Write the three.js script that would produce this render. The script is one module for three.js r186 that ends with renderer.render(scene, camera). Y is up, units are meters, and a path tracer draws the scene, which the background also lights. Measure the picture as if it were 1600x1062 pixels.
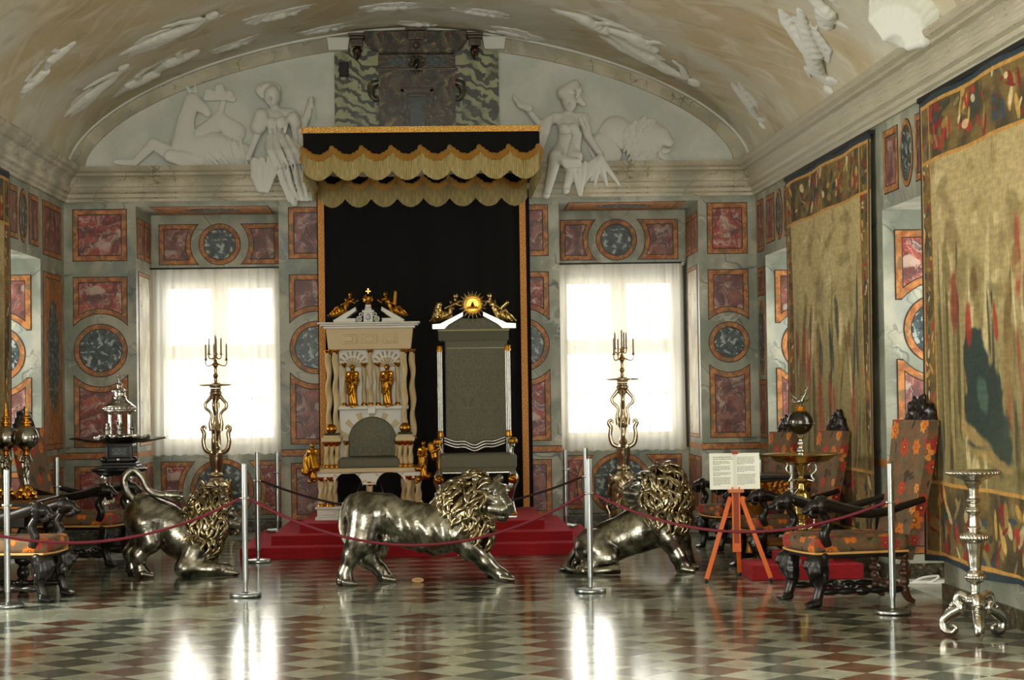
import * as THREE from 'three';
import { mergeGeometries } from 'three/addons/utils/BufferGeometryUtils.js';
import { RoundedBoxGeometry } from 'three/addons/geometries/RoundedBoxGeometry.js';
import { RectAreaLightUniformsLib } from 'three/addons/lights/RectAreaLightUniformsLib.js';

// ---------------------------------------------------------------- camera, sky, light, exposure
const scene = new THREE.Scene();
const camera = new THREE.PerspectiveCamera(20.07, 1600 / 1062, 0.1, 200);
camera.position.set(0, 1.5, 0);
camera.up.set(0.01349, 0.99951, 0.0283);
camera.lookAt(0.37686, 1.77777, -9.98904);
const renderer = new THREE.WebGLRenderer({ antialias: true });
renderer.toneMapping = THREE.LinearToneMapping;
renderer.toneMappingExposure = 2.0;
renderer.shadowMap.enabled = true;
scene.background = new THREE.Color(0.93, 0.97, 1.0);      // bright overcast sky outside the windows
scene.backgroundIntensity = 3.5;
RectAreaLightUniformsLib.init();
// daylight at each window opening: [x, y, z, turn, width, height, intensity]
const ZB = -20.4, XL = -3.95, XR = 3.4, SPLAY = 0.019;
const NICHES_R = [0.5, 5.4, 10.3, 15.2, 20.1, 25.0], NICHES_L = [1.2, 6.1, 11.0, 15.9, 20.8, 25.7], NICHE_W = 1.55;
const DAY = new THREE.Color(1.0, 0.975, 0.87);
function windowLight(x, y, z, turn, w, h, power) {
  const l = new THREE.RectAreaLight(DAY, power, w, h);
  l.position.set(x, y, z); l.rotation.y = turn; l.castShadow = true; l.name = 'daylight'; scene.add(l);
}
NICHES_R.forEach((u, i) => windowLight(XR + SPLAY * u + 0.98, 1.85, ZB + u + NICHE_W / 2, Math.PI / 2, 1.2, 1.85, i < 2 ? 1.8 : 14));
NICHES_L.forEach((u, i) => windowLight(XL - 0.98, 1.85, ZB + u + NICHE_W / 2, -Math.PI / 2, 1.2, 1.85, i < 1 ? 1.8 : 14));
for (const x of [-2.455, 2.02]) windowLight(x, 2.3, 8.9, 0, 1.5, 3.2, 20);       // tall windows of the opposite end wall
for (const x of [-2.455, 2.02]) windowLight(x, 1.885, -21.86, Math.PI, 1.22, 1.8, 1.7);

// ---------------------------------------------------------------- helpers
let seed = 7;
const rnd = () => { seed = (seed * 1664525 + 1013904223) >>> 0; return seed / 4294967296; };
const rr = (a, b) => a + (b - a) * rnd();
const names = {};
function numbered(n) { const k = names[n] = (names[n] ?? -1) + 1; return k ? `${n}_${String(k).padStart(3, '0')}` : n; }
function sh(m) { m.castShadow = m.receiveShadow = true; return m; }
function thing(name, label, category, pos = [0, 0, 0], turn = 0, group) {
  const o = new THREE.Group(); o.name = numbered(name); o.position.set(...pos); o.rotation.y = turn;
  o.userData = { label, category }; if (group) o.userData.group = group; scene.add(o); return o;
}
function one(name, label, category, geo, mat, pos = [0, 0, 0], turn = 0, group) {
  const o = sh(new THREE.Mesh(geo, mat)); o.name = numbered(name); o.position.set(...pos); o.rotation.y = turn;
  o.userData = { label, category }; if (group) o.userData.group = group; scene.add(o); return o;
}
function part(parent, name, geo, mat, label) {
  const o = sh(new THREE.Mesh(geo, mat)); o.name = name; if (label) o.userData.label = label; parent.add(o); return o;
}
function structure(name, geo, mat, label, category) {
  const o = sh(new THREE.Mesh(geo, mat)); o.name = name; o.userData = { kind: 'structure', label, category }; scene.add(o); return o;
}
function structureGroup(name, label, category, pos = [0, 0, 0], turn = 0) {
  const o = new THREE.Group(); o.name = name; o.userData = { kind: 'structure', label, category }; o.position.set(...pos); o.rotation.y = turn; scene.add(o); return o;
}
function plain(g) {
  let q = g.index ? g.toNonIndexed() : g.clone();
  for (const k of Object.keys(q.attributes)) if (!['position', 'normal', 'uv'].includes(k)) q.deleteAttribute(k);
  if (!q.attributes.normal) q.computeVertexNormals();
  if (!q.attributes.uv) q.setAttribute('uv', new THREE.BufferAttribute(new Float32Array(q.attributes.position.count * 2), 2));
  q.groups = []; q.morphAttributes = {};
  return q;
}
const merge = (list) => mergeGeometries(list.map(plain), false);
const mv = (g, x = 0, y = 0, z = 0, rx = 0, ry = 0, rz = 0) => g.applyMatrix4(new THREE.Matrix4().compose(new THREE.Vector3(x, y, z), new THREE.Quaternion().setFromEuler(new THREE.Euler(rx, ry, rz)), new THREE.Vector3(1, 1, 1)));
const scl = (g, x, y = x, z = x) => g.scale(x, y, z);
function box(x0, x1, y0, y1, z0, z1, r = 0) {
  const w = x1 - x0, h = y1 - y0, d = z1 - z0;
  const g = r ? new RoundedBoxGeometry(w, h, d, 2, Math.min(r, w / 2.01, h / 2.01, d / 2.01)) : new THREE.BoxGeometry(w, h, d);
  if (!r) { // uv in metres
    const p = g.attributes.position, n = g.attributes.normal, uv = g.attributes.uv;
    for (let i = 0; i < p.count; i++) { const ax = Math.abs(n.getX(i)) > .5, ay = Math.abs(n.getY(i)) > .5; uv.setXY(i, ax ? p.getZ(i) : p.getX(i), ay ? p.getZ(i) : p.getY(i)); }
  }
  return g.translate((x0 + x1) / 2, (y0 + y1) / 2, (z0 + z1) / 2);
}
const lathe = (pts, seg = 24) => new THREE.LatheGeometry(pts.map(([r, y]) => new THREE.Vector2(Math.max(r, 0.0004), y)), seg);
// smooth profile through control points
function latheS(pts, seg = 24, n = 5) {
  const out = [];
  for (let i = 0; i < pts.length - 1; i++) for (let k = 0; k < n; k++) { const t = k / n, s = t * t * (3 - 2 * t); out.push([pts[i][0] + (pts[i + 1][0] - pts[i][0]) * s, pts[i][1] + (pts[i + 1][1] - pts[i][1]) * t]); }
  out.push(pts[pts.length - 1]); return lathe(out, seg);
}
// uv in metres from the dominant direction of each face
function metric(g) {
  const q = plain(g), p = q.attributes.position, uv = q.attributes.uv;
  for (let i = 0; i < p.count; i += 3) {
    const a = new THREE.Vector3().fromBufferAttribute(p, i), n = new THREE.Vector3().fromBufferAttribute(p, i + 1).sub(a).cross(new THREE.Vector3().fromBufferAttribute(p, i + 2).sub(a)), X = Math.abs(n.x), Y = Math.abs(n.y), Z = Math.abs(n.z);
    for (let k = i; k < i + 3; k++) X > Y && X > Z ? uv.setXY(k, p.getZ(k), p.getY(k)) : Y > Z ? uv.setXY(k, p.getX(k), p.getZ(k)) : uv.setXY(k, p.getX(k), p.getY(k));
  }
  return q;
}
const ball = (x, y, z, r, s = 16) => new THREE.SphereGeometry(r, s, Math.max(6, s * .6 | 0)).translate(x, y, z);
const cyl = (x, y, z, r0, r1, h, s = 16) => new THREE.CylinderGeometry(r1, r0, h, s).translate(x, y + h / 2, z);
// swept tube with a radius per point
function tube(pts, rad, seg = 40, rs = 10, closed = false) {
  const c = new THREE.CatmullRomCurve3(pts.map((p) => new THREE.Vector3(...p)), closed, 'centripetal');
  const rf = typeof rad === 'function' ? rad : (t) => { if (typeof rad === 'number') return rad; const x = t * (rad.length - 1), i = Math.min(rad.length - 2, x | 0); return rad[i] + (rad[i + 1] - rad[i]) * (x - i); };
  const F = c.computeFrenetFrames(seg, closed), pos = [], nor = [], uv = [], idx = [], L = c.getLength();
  for (let i = 0; i <= seg; i++) {
    const t = i / seg, P = c.getPointAt(t), N = F.normals[i], B = F.binormals[i], r = rf(t);
    for (let j = 0; j <= rs; j++) {
      const a = j / rs * Math.PI * 2, s = Math.sin(a), q = Math.cos(a);
      const nx = q * N.x + s * B.x, ny = q * N.y + s * B.y, nz = q * N.z + s * B.z;
      pos.push(P.x + r * nx, P.y + r * ny, P.z + r * nz); nor.push(nx, ny, nz); uv.push(j / rs, t * L);
      if (i < seg && j < rs) { const k = i * (rs + 1) + j; idx.push(k, k + 1, k + rs + 1, k + 1, k + rs + 2, k + rs + 1); }
    }
  }
  if (!closed) for (const e of [0, seg]) { // end caps
    const P = c.getPointAt(e / seg), T = c.getTangentAt(e / seg).multiplyScalar(e ? 1 : -1), k0 = pos.length / 3;
    pos.push(P.x, P.y, P.z); nor.push(T.x, T.y, T.z); uv.push(0, 0);
    for (let j = 0; j <= rs; j++) { const k = (e * (rs + 1) + j) * 3; pos.push(pos[k], pos[k + 1], pos[k + 2]); nor.push(T.x, T.y, T.z); uv.push(0, 0); if (j < rs) e ? idx.push(k0, k0 + 1 + j, k0 + 2 + j) : idx.push(k0, k0 + 2 + j, k0 + 1 + j); }
  }
  const g = new THREE.BufferGeometry(); g.setAttribute('position', new THREE.Float32BufferAttribute(pos, 3)); g.setAttribute('normal', new THREE.Float32BufferAttribute(nor, 3)); g.setAttribute('uv', new THREE.Float32BufferAttribute(uv, 2)); g.setIndex(idx); return g;
}
function poly(pts) { const s = new THREE.Shape(); pts.forEach(([x, y], i) => i ? s.lineTo(x, y) : s.moveTo(x, y)); s.closePath(); return s; }
function extrude(shape, depth, z = 0, bevel = 0) {
  return new THREE.ExtrudeGeometry(shape, { depth: depth - 2 * bevel, bevelEnabled: bevel > 0, bevelSize: bevel, bevelThickness: bevel, bevelOffset: -bevel, bevelSegments: 2, curveSegments: 24 }).translate(0, 0, z + bevel);
}
function shiftUV(g, u, v) { const a = g.attributes.uv; for (let i = 0; i < a.count; i++) a.setXY(i, a.getX(i) + u, a.getY(i) + v); return g; }
// twisted column: lobes winding round a shaft
function twist(x, y, z, r, h, lobes = 3, turns = 3, amp = .16, sway = 0, seg = 60, rs = 18) {
  const g = new THREE.CylinderGeometry(1, 1, h, rs, seg, true), p = g.attributes.position;
  for (let i = 0; i < p.count; i++) {
    const yy = p.getY(i), a = Math.atan2(p.getZ(i), p.getX(i)), t = yy / h + .5;
    const q = r * (1 + amp * Math.sin(lobes * a + t * turns * lobes * 2));
    p.setXYZ(i, Math.cos(a) * q + sway * Math.sin(t * Math.PI * 6), yy, Math.sin(a) * q + sway * Math.cos(t * Math.PI * 6));
  }
  g.computeVertexNormals(); return g.translate(x, y + h / 2, z);
}
// ---- signed-distance sculpting: capsules [ax,ay,az,ra, bx,by,bz,rb] and ellipsoids [cx,cy,cz, rx,ry,rz], joined smoothly and meshed by surface nets
function sculpt(items, cell, k = 0.03, disp = null) {
  let lo = [1e9, 1e9, 1e9], hi = [-1e9, -1e9, -1e9]; const bb = [];
  for (const c of items) {
    const b = c.length === 6 ? [[c[0] - c[3], c[1] - c[4], c[2] - c[5]], [c[0] + c[3], c[1] + c[4], c[2] + c[5]]]
      : [[0, 1, 2].map((i) => Math.min(c[i] - c[3], c[i + 4] - c[7])), [0, 1, 2].map((i) => Math.max(c[i] + c[3], c[i + 4] + c[7]))];
    bb.push(b); for (let i = 0; i < 3; i++) { lo[i] = Math.min(lo[i], b[0][i]); hi[i] = Math.max(hi[i], b[1][i]); }
  }
  const pad = cell * 3 + k * .5; lo = lo.map((v) => v - pad); hi = hi.map((v) => v + pad);
  const n = [0, 1, 2].map((i) => Math.ceil((hi[i] - lo[i]) / cell) + 1), [nx, ny, nz] = n, F = new Float32Array(nx * ny * nz).fill(1);
  const at = (i, j, l) => i + nx * (j + ny * l);
  items.forEach((c, q) => {
    const m = k + cell * 3, a = [0, 1, 2].map((i) => Math.max(0, Math.floor((bb[q][0][i] - m - lo[i]) / cell))), b = [0, 1, 2].map((i) => Math.min(n[i] - 1, Math.ceil((bb[q][1][i] + m - lo[i]) / cell)));
    const cap = c.length > 6, dx = cap ? c[4] - c[0] : 0, dy = cap ? c[5] - c[1] : 0, dz = cap ? c[6] - c[2] : 0, dd = dx * dx + dy * dy + dz * dz + 1e-9;
    for (let l = a[2]; l <= b[2]; l++) for (let j = a[1]; j <= b[1]; j++) for (let i = a[0]; i <= b[0]; i++) {
      const x = lo[0] + i * cell - c[0], y = lo[1] + j * cell - c[1], z = lo[2] + l * cell - c[2]; let d;
      if (cap) { const t = Math.max(0, Math.min(1, (x * dx + y * dy + z * dz) / dd)); d = Math.hypot(x - t * dx, y - t * dy, z - t * dz) - (c[3] + (c[7] - c[3]) * t); }
      else { const p = Math.hypot(x / c[3], y / c[4], z / c[5]), w = Math.hypot(x / c[3] ** 2, y / c[4] ** 2, z / c[5] ** 2); d = w < 1e-6 ? -Math.min(c[3], c[4], c[5]) : p * (p - 1) / w; }
      const e = at(i, j, l), f = F[e], h = Math.max(0, k - Math.abs(f - d)) / k; F[e] = Math.min(f, d) - h * h * k * .25;
    }
  });
  if (disp) for (let l = 0; l < nz; l++) for (let j = 0; j < ny; j++) for (let i = 0; i < nx; i++) { const e = at(i, j, l); if (Math.abs(F[e]) < cell * 6) F[e] += disp(lo[0] + i * cell, lo[1] + j * cell, lo[2] + l * cell); }
  const id = new Int32Array(F.length).fill(-1), pos = [], nor = [], idx = [];
  for (let l = 0; l < nz - 1; l++) for (let j = 0; j < ny - 1; j++) for (let i = 0; i < nx - 1; i++) {
    if (Math.abs(F[at(i, j, l)]) > cell * 3) continue;
    const v = [F[at(i, j, l)], F[at(i + 1, j, l)], F[at(i, j + 1, l)], F[at(i + 1, j + 1, l)], F[at(i, j, l + 1)], F[at(i + 1, j, l + 1)], F[at(i, j + 1, l + 1)], F[at(i + 1, j + 1, l + 1)]];
    let s = 0; for (let q = 0; q < 8; q++) if (v[q] < 0) s++;
    if (!s || s === 8) continue;
    let X = 0, Y = 0, Z = 0, m = 0;
    for (let q = 0; q < 8; q++) for (let ax = 1; ax < 8; ax <<= 1) { if (q & ax) continue; const w = q | ax; if ((v[q] < 0) === (v[w] < 0)) continue; const t = v[q] / (v[q] - v[w]); X += (q & 1) + (ax === 1 ? t : 0); Y += ((q >> 1) & 1) + (ax === 2 ? t : 0); Z += ((q >> 2) & 1) + (ax === 4 ? t : 0); m++; }
    id[at(i, j, l)] = pos.length / 3; X /= m; Y /= m; Z /= m;
    pos.push(lo[0] + (i + X) * cell, lo[1] + (j + Y) * cell, lo[2] + (l + Z) * cell);
    const gx = (v[1] - v[0]) * (1 - Y) * (1 - Z) + (v[3] - v[2]) * Y * (1 - Z) + (v[5] - v[4]) * (1 - Y) * Z + (v[7] - v[6]) * Y * Z;
    const gy = (v[2] - v[0]) * (1 - X) * (1 - Z) + (v[3] - v[1]) * X * (1 - Z) + (v[6] - v[4]) * (1 - X) * Z + (v[7] - v[5]) * X * Z;
    const gz = (v[4] - v[0]) * (1 - X) * (1 - Y) + (v[5] - v[1]) * X * (1 - Y) + (v[6] - v[2]) * (1 - X) * Y + (v[7] - v[3]) * X * Y;
    const g = Math.hypot(gx, gy, gz) || 1; nor.push(gx / g, gy / g, gz / g);
  }
  for (let l = 1; l < nz - 1; l++) for (let j = 1; j < ny - 1; j++) for (let i = 1; i < nx - 1; i++) {
    const f = F[at(i, j, l)] < 0;
    const quad = (a, b, c, d, flip) => flip ? idx.push(a, c, b, a, d, c) : idx.push(a, b, c, a, c, d);
    if (f !== (F[at(i + 1, j, l)] < 0)) quad(id[at(i, j - 1, l - 1)], id[at(i, j, l - 1)], id[at(i, j, l)], id[at(i, j - 1, l)], !f);
    if (f !== (F[at(i, j + 1, l)] < 0)) quad(id[at(i - 1, j, l - 1)], id[at(i, j, l - 1)], id[at(i, j, l)], id[at(i - 1, j, l)], f);
    if (f !== (F[at(i, j, l + 1)] < 0)) quad(id[at(i - 1, j - 1, l)], id[at(i, j - 1, l)], id[at(i, j, l)], id[at(i - 1, j, l)], !f);
  }
  const uv = []; for (let i = 0; i < pos.length; i += 3) uv.push(pos[i] + pos[i + 2] * .7, pos[i + 1]);
  const g = new THREE.BufferGeometry(); g.setAttribute('position', new THREE.Float32BufferAttribute(pos, 3)); g.setAttribute('normal', new THREE.Float32BufferAttribute(nor, 3)); g.setAttribute('uv', new THREE.Float32BufferAttribute(uv, 2)); g.setIndex(idx); return g;
}
const chain = (...p) => p.slice(1).map((b, i) => [...p[i], ...b]);   // joints [x,y,z,r] -> capsules

// ---------------------------------------------------------------- procedural textures
const hash = (x, y, s) => { let h = (x * 374761393 + y * 668265263 + s * 2147483647) | 0; h = Math.imul(h ^ (h >>> 13), 1274126177); h ^= h >>> 16; return (h >>> 0) / 4294967296; };
const GC = new Float64Array(256), GS = new Float64Array(256); for (let i = 0; i < 256; i++) { GC[i] = Math.cos(i * Math.PI / 128); GS[i] = Math.sin(i * Math.PI / 128); }
const hb = (x, y, s) => { let h = (Math.imul(x, 374761393) + Math.imul(y, 668265263) + Math.imul(s, 2147483647)) | 0; h = Math.imul(h ^ (h >>> 13), 1274126177); return ((h ^ (h >>> 16)) >>> 9) & 255; };
function noise(x, y, p, s) {
  const i = Math.floor(x), j = Math.floor(y), u = x - i, v = y - j, a = u * u * u * (u * (u * 6 - 15) + 10), b = v * v * v * (v * (v * 6 - 15) + 10);
  const i0 = ((i % p) + p) % p, j0 = ((j % p) + p) % p, i1 = i0 + 1 === p ? 0 : i0 + 1, j1 = j0 + 1 === p ? 0 : j0 + 1;
  const h0 = hb(i0, j0, s), h1 = hb(i1, j0, s), h2 = hb(i0, j1, s), h3 = hb(i1, j1, s);
  const A = GC[h0] * u + GS[h0] * v, B = GC[h1] * (u - 1) + GS[h1] * v, C = GC[h2] * u + GS[h2] * (v - 1), D = GC[h3] * (u - 1) + GS[h3] * (v - 1);
  return (A + (B - A) * a + (C - A) * b + (A - B - C + D) * a * b) * 1.4;
}
function fbm(u, v, f, o, s) { let t = 0, a = .5; for (let i = 0; i < o; i++) { t += a * noise(u * f, v * f, f, s + i); f *= 2; a *= .5; } return t; }
const mix = (a, b, t) => [a[0] + (b[0] - a[0]) * t, a[1] + (b[1] - a[1]) * t, a[2] + (b[2] - a[2]) * t];
const ss = (a, b, x) => { const t = Math.max(0, Math.min(1, (x - a) / (b - a))); return t * t * (3 - 2 * t); };
function tex(n, fn, rep = 1, srgb = true, m = n) {
  const d = new Uint8Array(n * m * 4);
  for (let j = 0; j < m; j++) for (let i = 0; i < n; i++) { const c = fn(i / n, j / m), k = (j * n + i) * 4; d[k] = Math.max(0, Math.min(255, c[0])); d[k + 1] = Math.max(0, Math.min(255, c[1])); d[k + 2] = Math.max(0, Math.min(255, c[2])); d[k + 3] = 255; }
  const t = new THREE.DataTexture(d, n, m, THREE.RGBAFormat); t.wrapS = t.wrapT = THREE.RepeatWrapping; t.magFilter = THREE.LinearFilter; t.minFilter = THREE.LinearFilter; if (srgb) t.colorSpace = THREE.SRGBColorSpace;
  t.repeat.set(rep, rep); t.needsUpdate = true; return t;
}
const std = (o) => new THREE.MeshStandardMaterial(o);
const phys = (o) => new THREE.MeshPhysicalMaterial(o);
function marble(s, o) { // base colours lo..hi, patches, veins
  return (u, v) => {
    const w1 = fbm(u, v, 3, 4, s), w2 = fbm(u, v, 3, 4, s + 20), uu = u + w1 * (o.warp ?? .12), vv = v + w2 * (o.warp ?? .12);
    let c = mix(o.lo, o.hi, ss(-.35, .35, fbm(uu, vv, o.f ?? 4, 5, s + 40)));
    for (const [col, a, b, f, st] of o.patch ?? []) c = mix(c, col, ss(a, b, fbm(uu, vv, f, 5, s + f * 7 + a * 13 | 0)) * st);
    for (const [col, f, wd, st] of o.vein ?? []) { const q = Math.abs(fbm(uu, vv, f, 4, s + f * 11)); c = mix(c, col, ss(wd, 0, q) * st * ss(-.2, .2, fbm(u, v, 5, 2, s + 3))); }
    const g = (hash(u * 4096 | 0, v * 4096 | 0, s) - .5) * (o.grain ?? 8); return [c[0] + g, c[1] + g, c[2] + g];
  };
}
const T = {
  grey: tex(512, marble(1, { lo: [122, 128, 113], hi: [180, 179, 161], f: 3, patch: [[[120, 134, 134], .05, .4, 3, .6], [[196, 188, 160], .12, .5, 4, .5]], vein: [[[86, 96, 92], 2, .028, .8], [[96, 102, 96], 4, .025, .5], [[215, 215, 205], 3, .03, .5]] }), .55),
  red: tex(512, marble(2, { lo: [112, 40, 38], hi: [172, 78, 62], f: 5, warp: .22, patch: [[[202, 184, 168], .06, .26, 4, .8], [[88, 62, 62], .06, .3, 6, .8], [[164, 142, 126], .1, .34, 9, .75]], vein: [[[216, 200, 186], 5, .05, .85], [[74, 32, 34], 6, .04, .7], [[206, 180, 166], 9, .03, .6]] }), 1.35),
  plum: tex(512, marble(3, { lo: [92, 54, 50], hi: [148, 98, 86], f: 5, warp: .22, patch: [[[186, 170, 158], .08, .28, 4, .75], [[92, 62, 72], .1, .4, 5, .8], [[150, 72, 58], .1, .4, 6, .6]], vein: [[[208, 194, 182], 4, .045, .85], [[60, 38, 38], 5, .04, .6], [[200, 182, 168], 8, .03, .5]] }), 1.35),
  orange: tex(512, marble(4, { lo: [146, 84, 34], hi: [196, 130, 68], f: 8, patch: [[[122, 98, 66], .0, .28, 6, .85], [[214, 150, 84], .15, .4, 9, .7]], vein: [[[110, 66, 30], 6, .03, .6]], grain: 16 }), 1.6),
  green: tex(512, marble(5, { lo: [38, 52, 54], hi: [70, 86, 86], f: 6, warp: .1, patch: [[[170, 180, 174], .1, .2, 9, .9], [[20, 30, 32], .1, .35, 6, .8]], vein: [[[190, 198, 192], 7, .02, .7]] }), 2.0),
  cornice: tex(512, marble(6, { lo: [170, 162, 138], hi: [206, 198, 176], f: 3, patch: [[[150, 152, 140], .05, .4, 3, .5]], vein: [[[112, 104, 82], 3, .022, .75], [[132, 124, 100], 5, .02, .5]] }), .8),
  plaster: tex(256, marble(7, { lo: [204, 209, 202], hi: [222, 225, 217], f: 4 }), .5),
  stripe: tex(512, (u, v) => { const w = fbm(u, v, 3, 5, 60) * .2 + fbm(u, v, 9, 3, 66) * .06, t = Math.sin((v * 7 + u * 3 + w * 9) * 6.2832) * .5 + .5, k = ss(.12, .6, t); let c = mix([52, 60, 50], [162, 164, 122], k); c = mix(c, [96, 104, 78], ss(-.1, .4, fbm(u, v, 5, 4, 63)) * .6); c = mix(c, [14, 18, 18], ss(.1, 0, Math.abs(t - .2)) * .7); return c; }, 1.1),
  breccia: tex(512, marble(8, { lo: [52, 50, 44], hi: [92, 84, 68], f: 6, warp: .2, patch: [[[112, 60, 46], .12, .35, 6, .8], [[150, 132, 84], .2, .34, 8, .8], [[38, 46, 46], .08, .35, 5, .8]], vein: [[[176, 150, 92], 6, .018, .8], [[28, 28, 28], 5, .03, .8]] }), 1.4),
  slate: tex(256, marble(9, { lo: [52, 62, 64], hi: [84, 94, 94], f: 4, vein: [[[110, 118, 116], 3, .03, .5]] }), 1.2),
  base: tex(256, marble(10, { lo: [44, 42, 32], hi: [96, 88, 62], f: 9, warp: .2, patch: [[[26, 26, 24], .05, .3, 9, .9], [[150, 136, 96], .22, .36, 11, .8]] }), 1.6),
  tileDark: tex(256, marble(11, { lo: [62, 72, 64], hi: [84, 92, 84], f: 4, vein: [[[92, 102, 96], 4, .02, .4]] }), 1.3),
  tileRed: tex(256, marble(12, { lo: [80, 60, 48], hi: [106, 80, 64], f: 5, patch: [[[66, 52, 44], .1, .35, 6, .7]], vein: [[[140, 104, 86], 4, .02, .4]] }), 1.3),
  tilePale: tex(256, marble(13, { lo: [132, 136, 120], hi: [160, 162, 144], f: 3, vein: [[[108, 114, 100], 3, .025, .5]] }), 1.1),
  vault: tex(1024, (u, v) => { // painted clouds: warm ochre and cool grey strokes drawn along the sweep of the vault
    const w = fbm(u, v, 4, 4, 90) * .25, q = fbm(u * 1 + w, v * 1 + w * .6, 3, 5, 95), st = fbm(u + v + w * .6, (v - u) + w, 8, 4, 99), st2 = noise((u + v + w * .4) * 6, (v - u + w * .3) * 40, 1e6, 17);
    let c = mix([206, 196, 168], [214, 212, 200], ss(-.25, .3, q)); c = mix(c, [190, 164, 116], ss(.0, .4, fbm(u, v, 3, 4, 77)) * .65); c = mix(c, [226, 223, 210], ss(.1, .4, st) * .6); c = mix(c, [164, 150, 120], ss(.12, .45, -st) * .45); c = mix(c, [224, 220, 204], ss(.15, .6, st2) * .4); const g = (hash(u * 4096 | 0, v * 4096 | 0, 5) - .5) * 8; return [c[0] + g, c[1] + g, c[2] + g]; }, .16),
};
const M = {
  grey: std({ map: T.grey, roughness: .5 }), red: std({ map: T.red, roughness: .45 }), plum: std({ map: T.plum, roughness: .45 }), orange: std({ map: T.orange, roughness: .5 }), green: std({ map: T.green, roughness: .4 }),
  line: std({ color: 0x2c2620, roughness: .7 }), cornice: std({ map: T.cornice, roughness: .6 }), plaster: std({ map: T.plaster, roughness: .8 }), stucco: std({ color: 0xdedfd9, roughness: .75 }), vault: std({ map: T.vault, roughness: .85 }),
  stripe: std({ map: T.stripe, roughness: .3 }), breccia: std({ map: T.breccia, roughness: .25 }), slate: std({ map: T.slate, roughness: .25 }), base: std({ map: T.base, roughness: .35 }),
  tileDark: phys({ map: T.tileDark, roughness: .13, specularIntensity: .45 }), tileRed: phys({ map: T.tileRed, roughness: .13, specularIntensity: .45 }), tilePale: phys({ map: T.tilePale, roughness: .13, specularIntensity: .45 }),
  grout: std({ color: 0x4a463c, roughness: .7 }), black: std({ color: 0x060606, roughness: .6 }),
};
// ---------------------------------------------------------------- the room
const RZ0 = ZB, RZ1 = 9, FLOOR_T = 0.3;
const wallR = (z) => XR + SPLAY * (z - ZB);
const ROUND = (cx, cy, r, n = 48) => { const s = new THREE.Shape(); s.absarc(cx, cy, r, 0, Math.PI * 2, false); return s; };
// one panel outline: a rectangle whose sides may be scooped by the ring of a roundel
function panelPts(x0, x1, y0, y1, scoop, t) {
  x0 += t; x1 -= t; y0 += t; y1 -= t; const out = [];
  const N = 14;
  if (!scoop) return [[x0, y0], [x1, y0], [x1, y1], [x0, y1]];
  const { cx, cy, r, side } = scoop, R = r + t;
  const off = (d) => Math.abs(d) < R ? Math.sqrt(R * R - d * d) : 0;
  if (side === 'bottom') { for (let i = 0; i <= N; i++) { const x = x0 + (x1 - x0) * i / N; out.push([x, Math.max(y0, cy + off(x - cx))]); } out.push([x1, y1], [x0, y1]); }
  if (side === 'top') { out.push([x0, y0], [x1, y0]); for (let i = N; i >= 0; i--) { const x = x0 + (x1 - x0) * i / N; out.push([x, Math.min(y1, cy - off(x - cx))]); } }
  if (side === 'right') { out.push([x0, y0]); for (let i = 0; i <= N; i++) { const y = y0 + (y1 - y0) * i / N; out.push([Math.min(x1, cx - off(y - cy)), y]); } out.push([x0, y1]); }
  if (side === 'left') { out.push([x1, y1]); for (let i = N; i >= 0; i--) { const y = y0 + (y1 - y0) * i / N; out.push([Math.max(x0, cx + off(y - cy)), y]); } out.push([x1, y0]); }
  return out;
}
const PLACE = (g, f) => f ? f(g) : g;
function panel(parent, x0, x1, y0, y1, mat, scoop = null, t = .05, put = null) {
  const fr = poly(panelPts(x0, x1, y0, y1, scoop, 0)); fr.holes.push(poly(panelPts(x0, x1, y0, y1, scoop, t)));
  const ln = poly(panelPts(x0, x1, y0, y1, scoop, -.008)); ln.holes.push(poly(panelPts(x0, x1, y0, y1, scoop, t + .008)));
  part(parent, 'panel_outline', PLACE(extrude(ln, .004), put), M.line);
  part(parent, 'panel_frame', PLACE(shiftUV(extrude(fr, .007), rnd(), rnd()), put), M.orange);
  part(parent, 'marble_panel', PLACE(shiftUV(extrude(poly(panelPts(x0, x1, y0, y1, scoop, t)), .003), rnd() * 3, rnd() * 3), put), mat);
}
function roundel(parent, cx, cy, r, t = .045, put = null, sx = 1) {
  const ring = (a, b) => { const s = new THREE.Shape(); s.absellipse(cx, cy, a * sx, a, 0, Math.PI * 2, false); if (b) { const h = new THREE.Path(); h.absellipse(cx, cy, b * sx, b, 0, Math.PI * 2, true); s.holes.push(h); } return s; };
  part(parent, 'panel_outline', PLACE(extrude(ring(r + .008, r - t - .008), .004), put), M.line);
  part(parent, 'panel_frame', PLACE(shiftUV(extrude(ring(r, r - t), .007), rnd(), rnd()), put), M.orange);
  part(parent, 'roundel', PLACE(shiftUV(extrude(ring(r - t), .003), rnd() * 2, rnd() * 2), put), M.green);
}
// a full column of panels as on the piers: square, scooped, roundel, scooped, rail, dado
function pierColumn(parent, x0, x1, rc, m, put) {
  const cx = (x0 + x1) / 2, cy = 2.015;
  panel(parent, x0, x1, 2.965, 3.5, m[0], null, .048, put);
  panel(parent, x0, x1, 2.25, 2.785, m[1], { cx, cy, r: rc + .115, side: 'bottom' }, .048, put);
  roundel(parent, cx, cy, rc, .046, put);
  panel(parent, x0, x1, 1.0, 1.78, m[2], { cx, cy, r: rc + .115, side: 'top' }, .048, put);
  panel(parent, x0, x1, .2, .79, m[3], null, .048, put);
}
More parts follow.
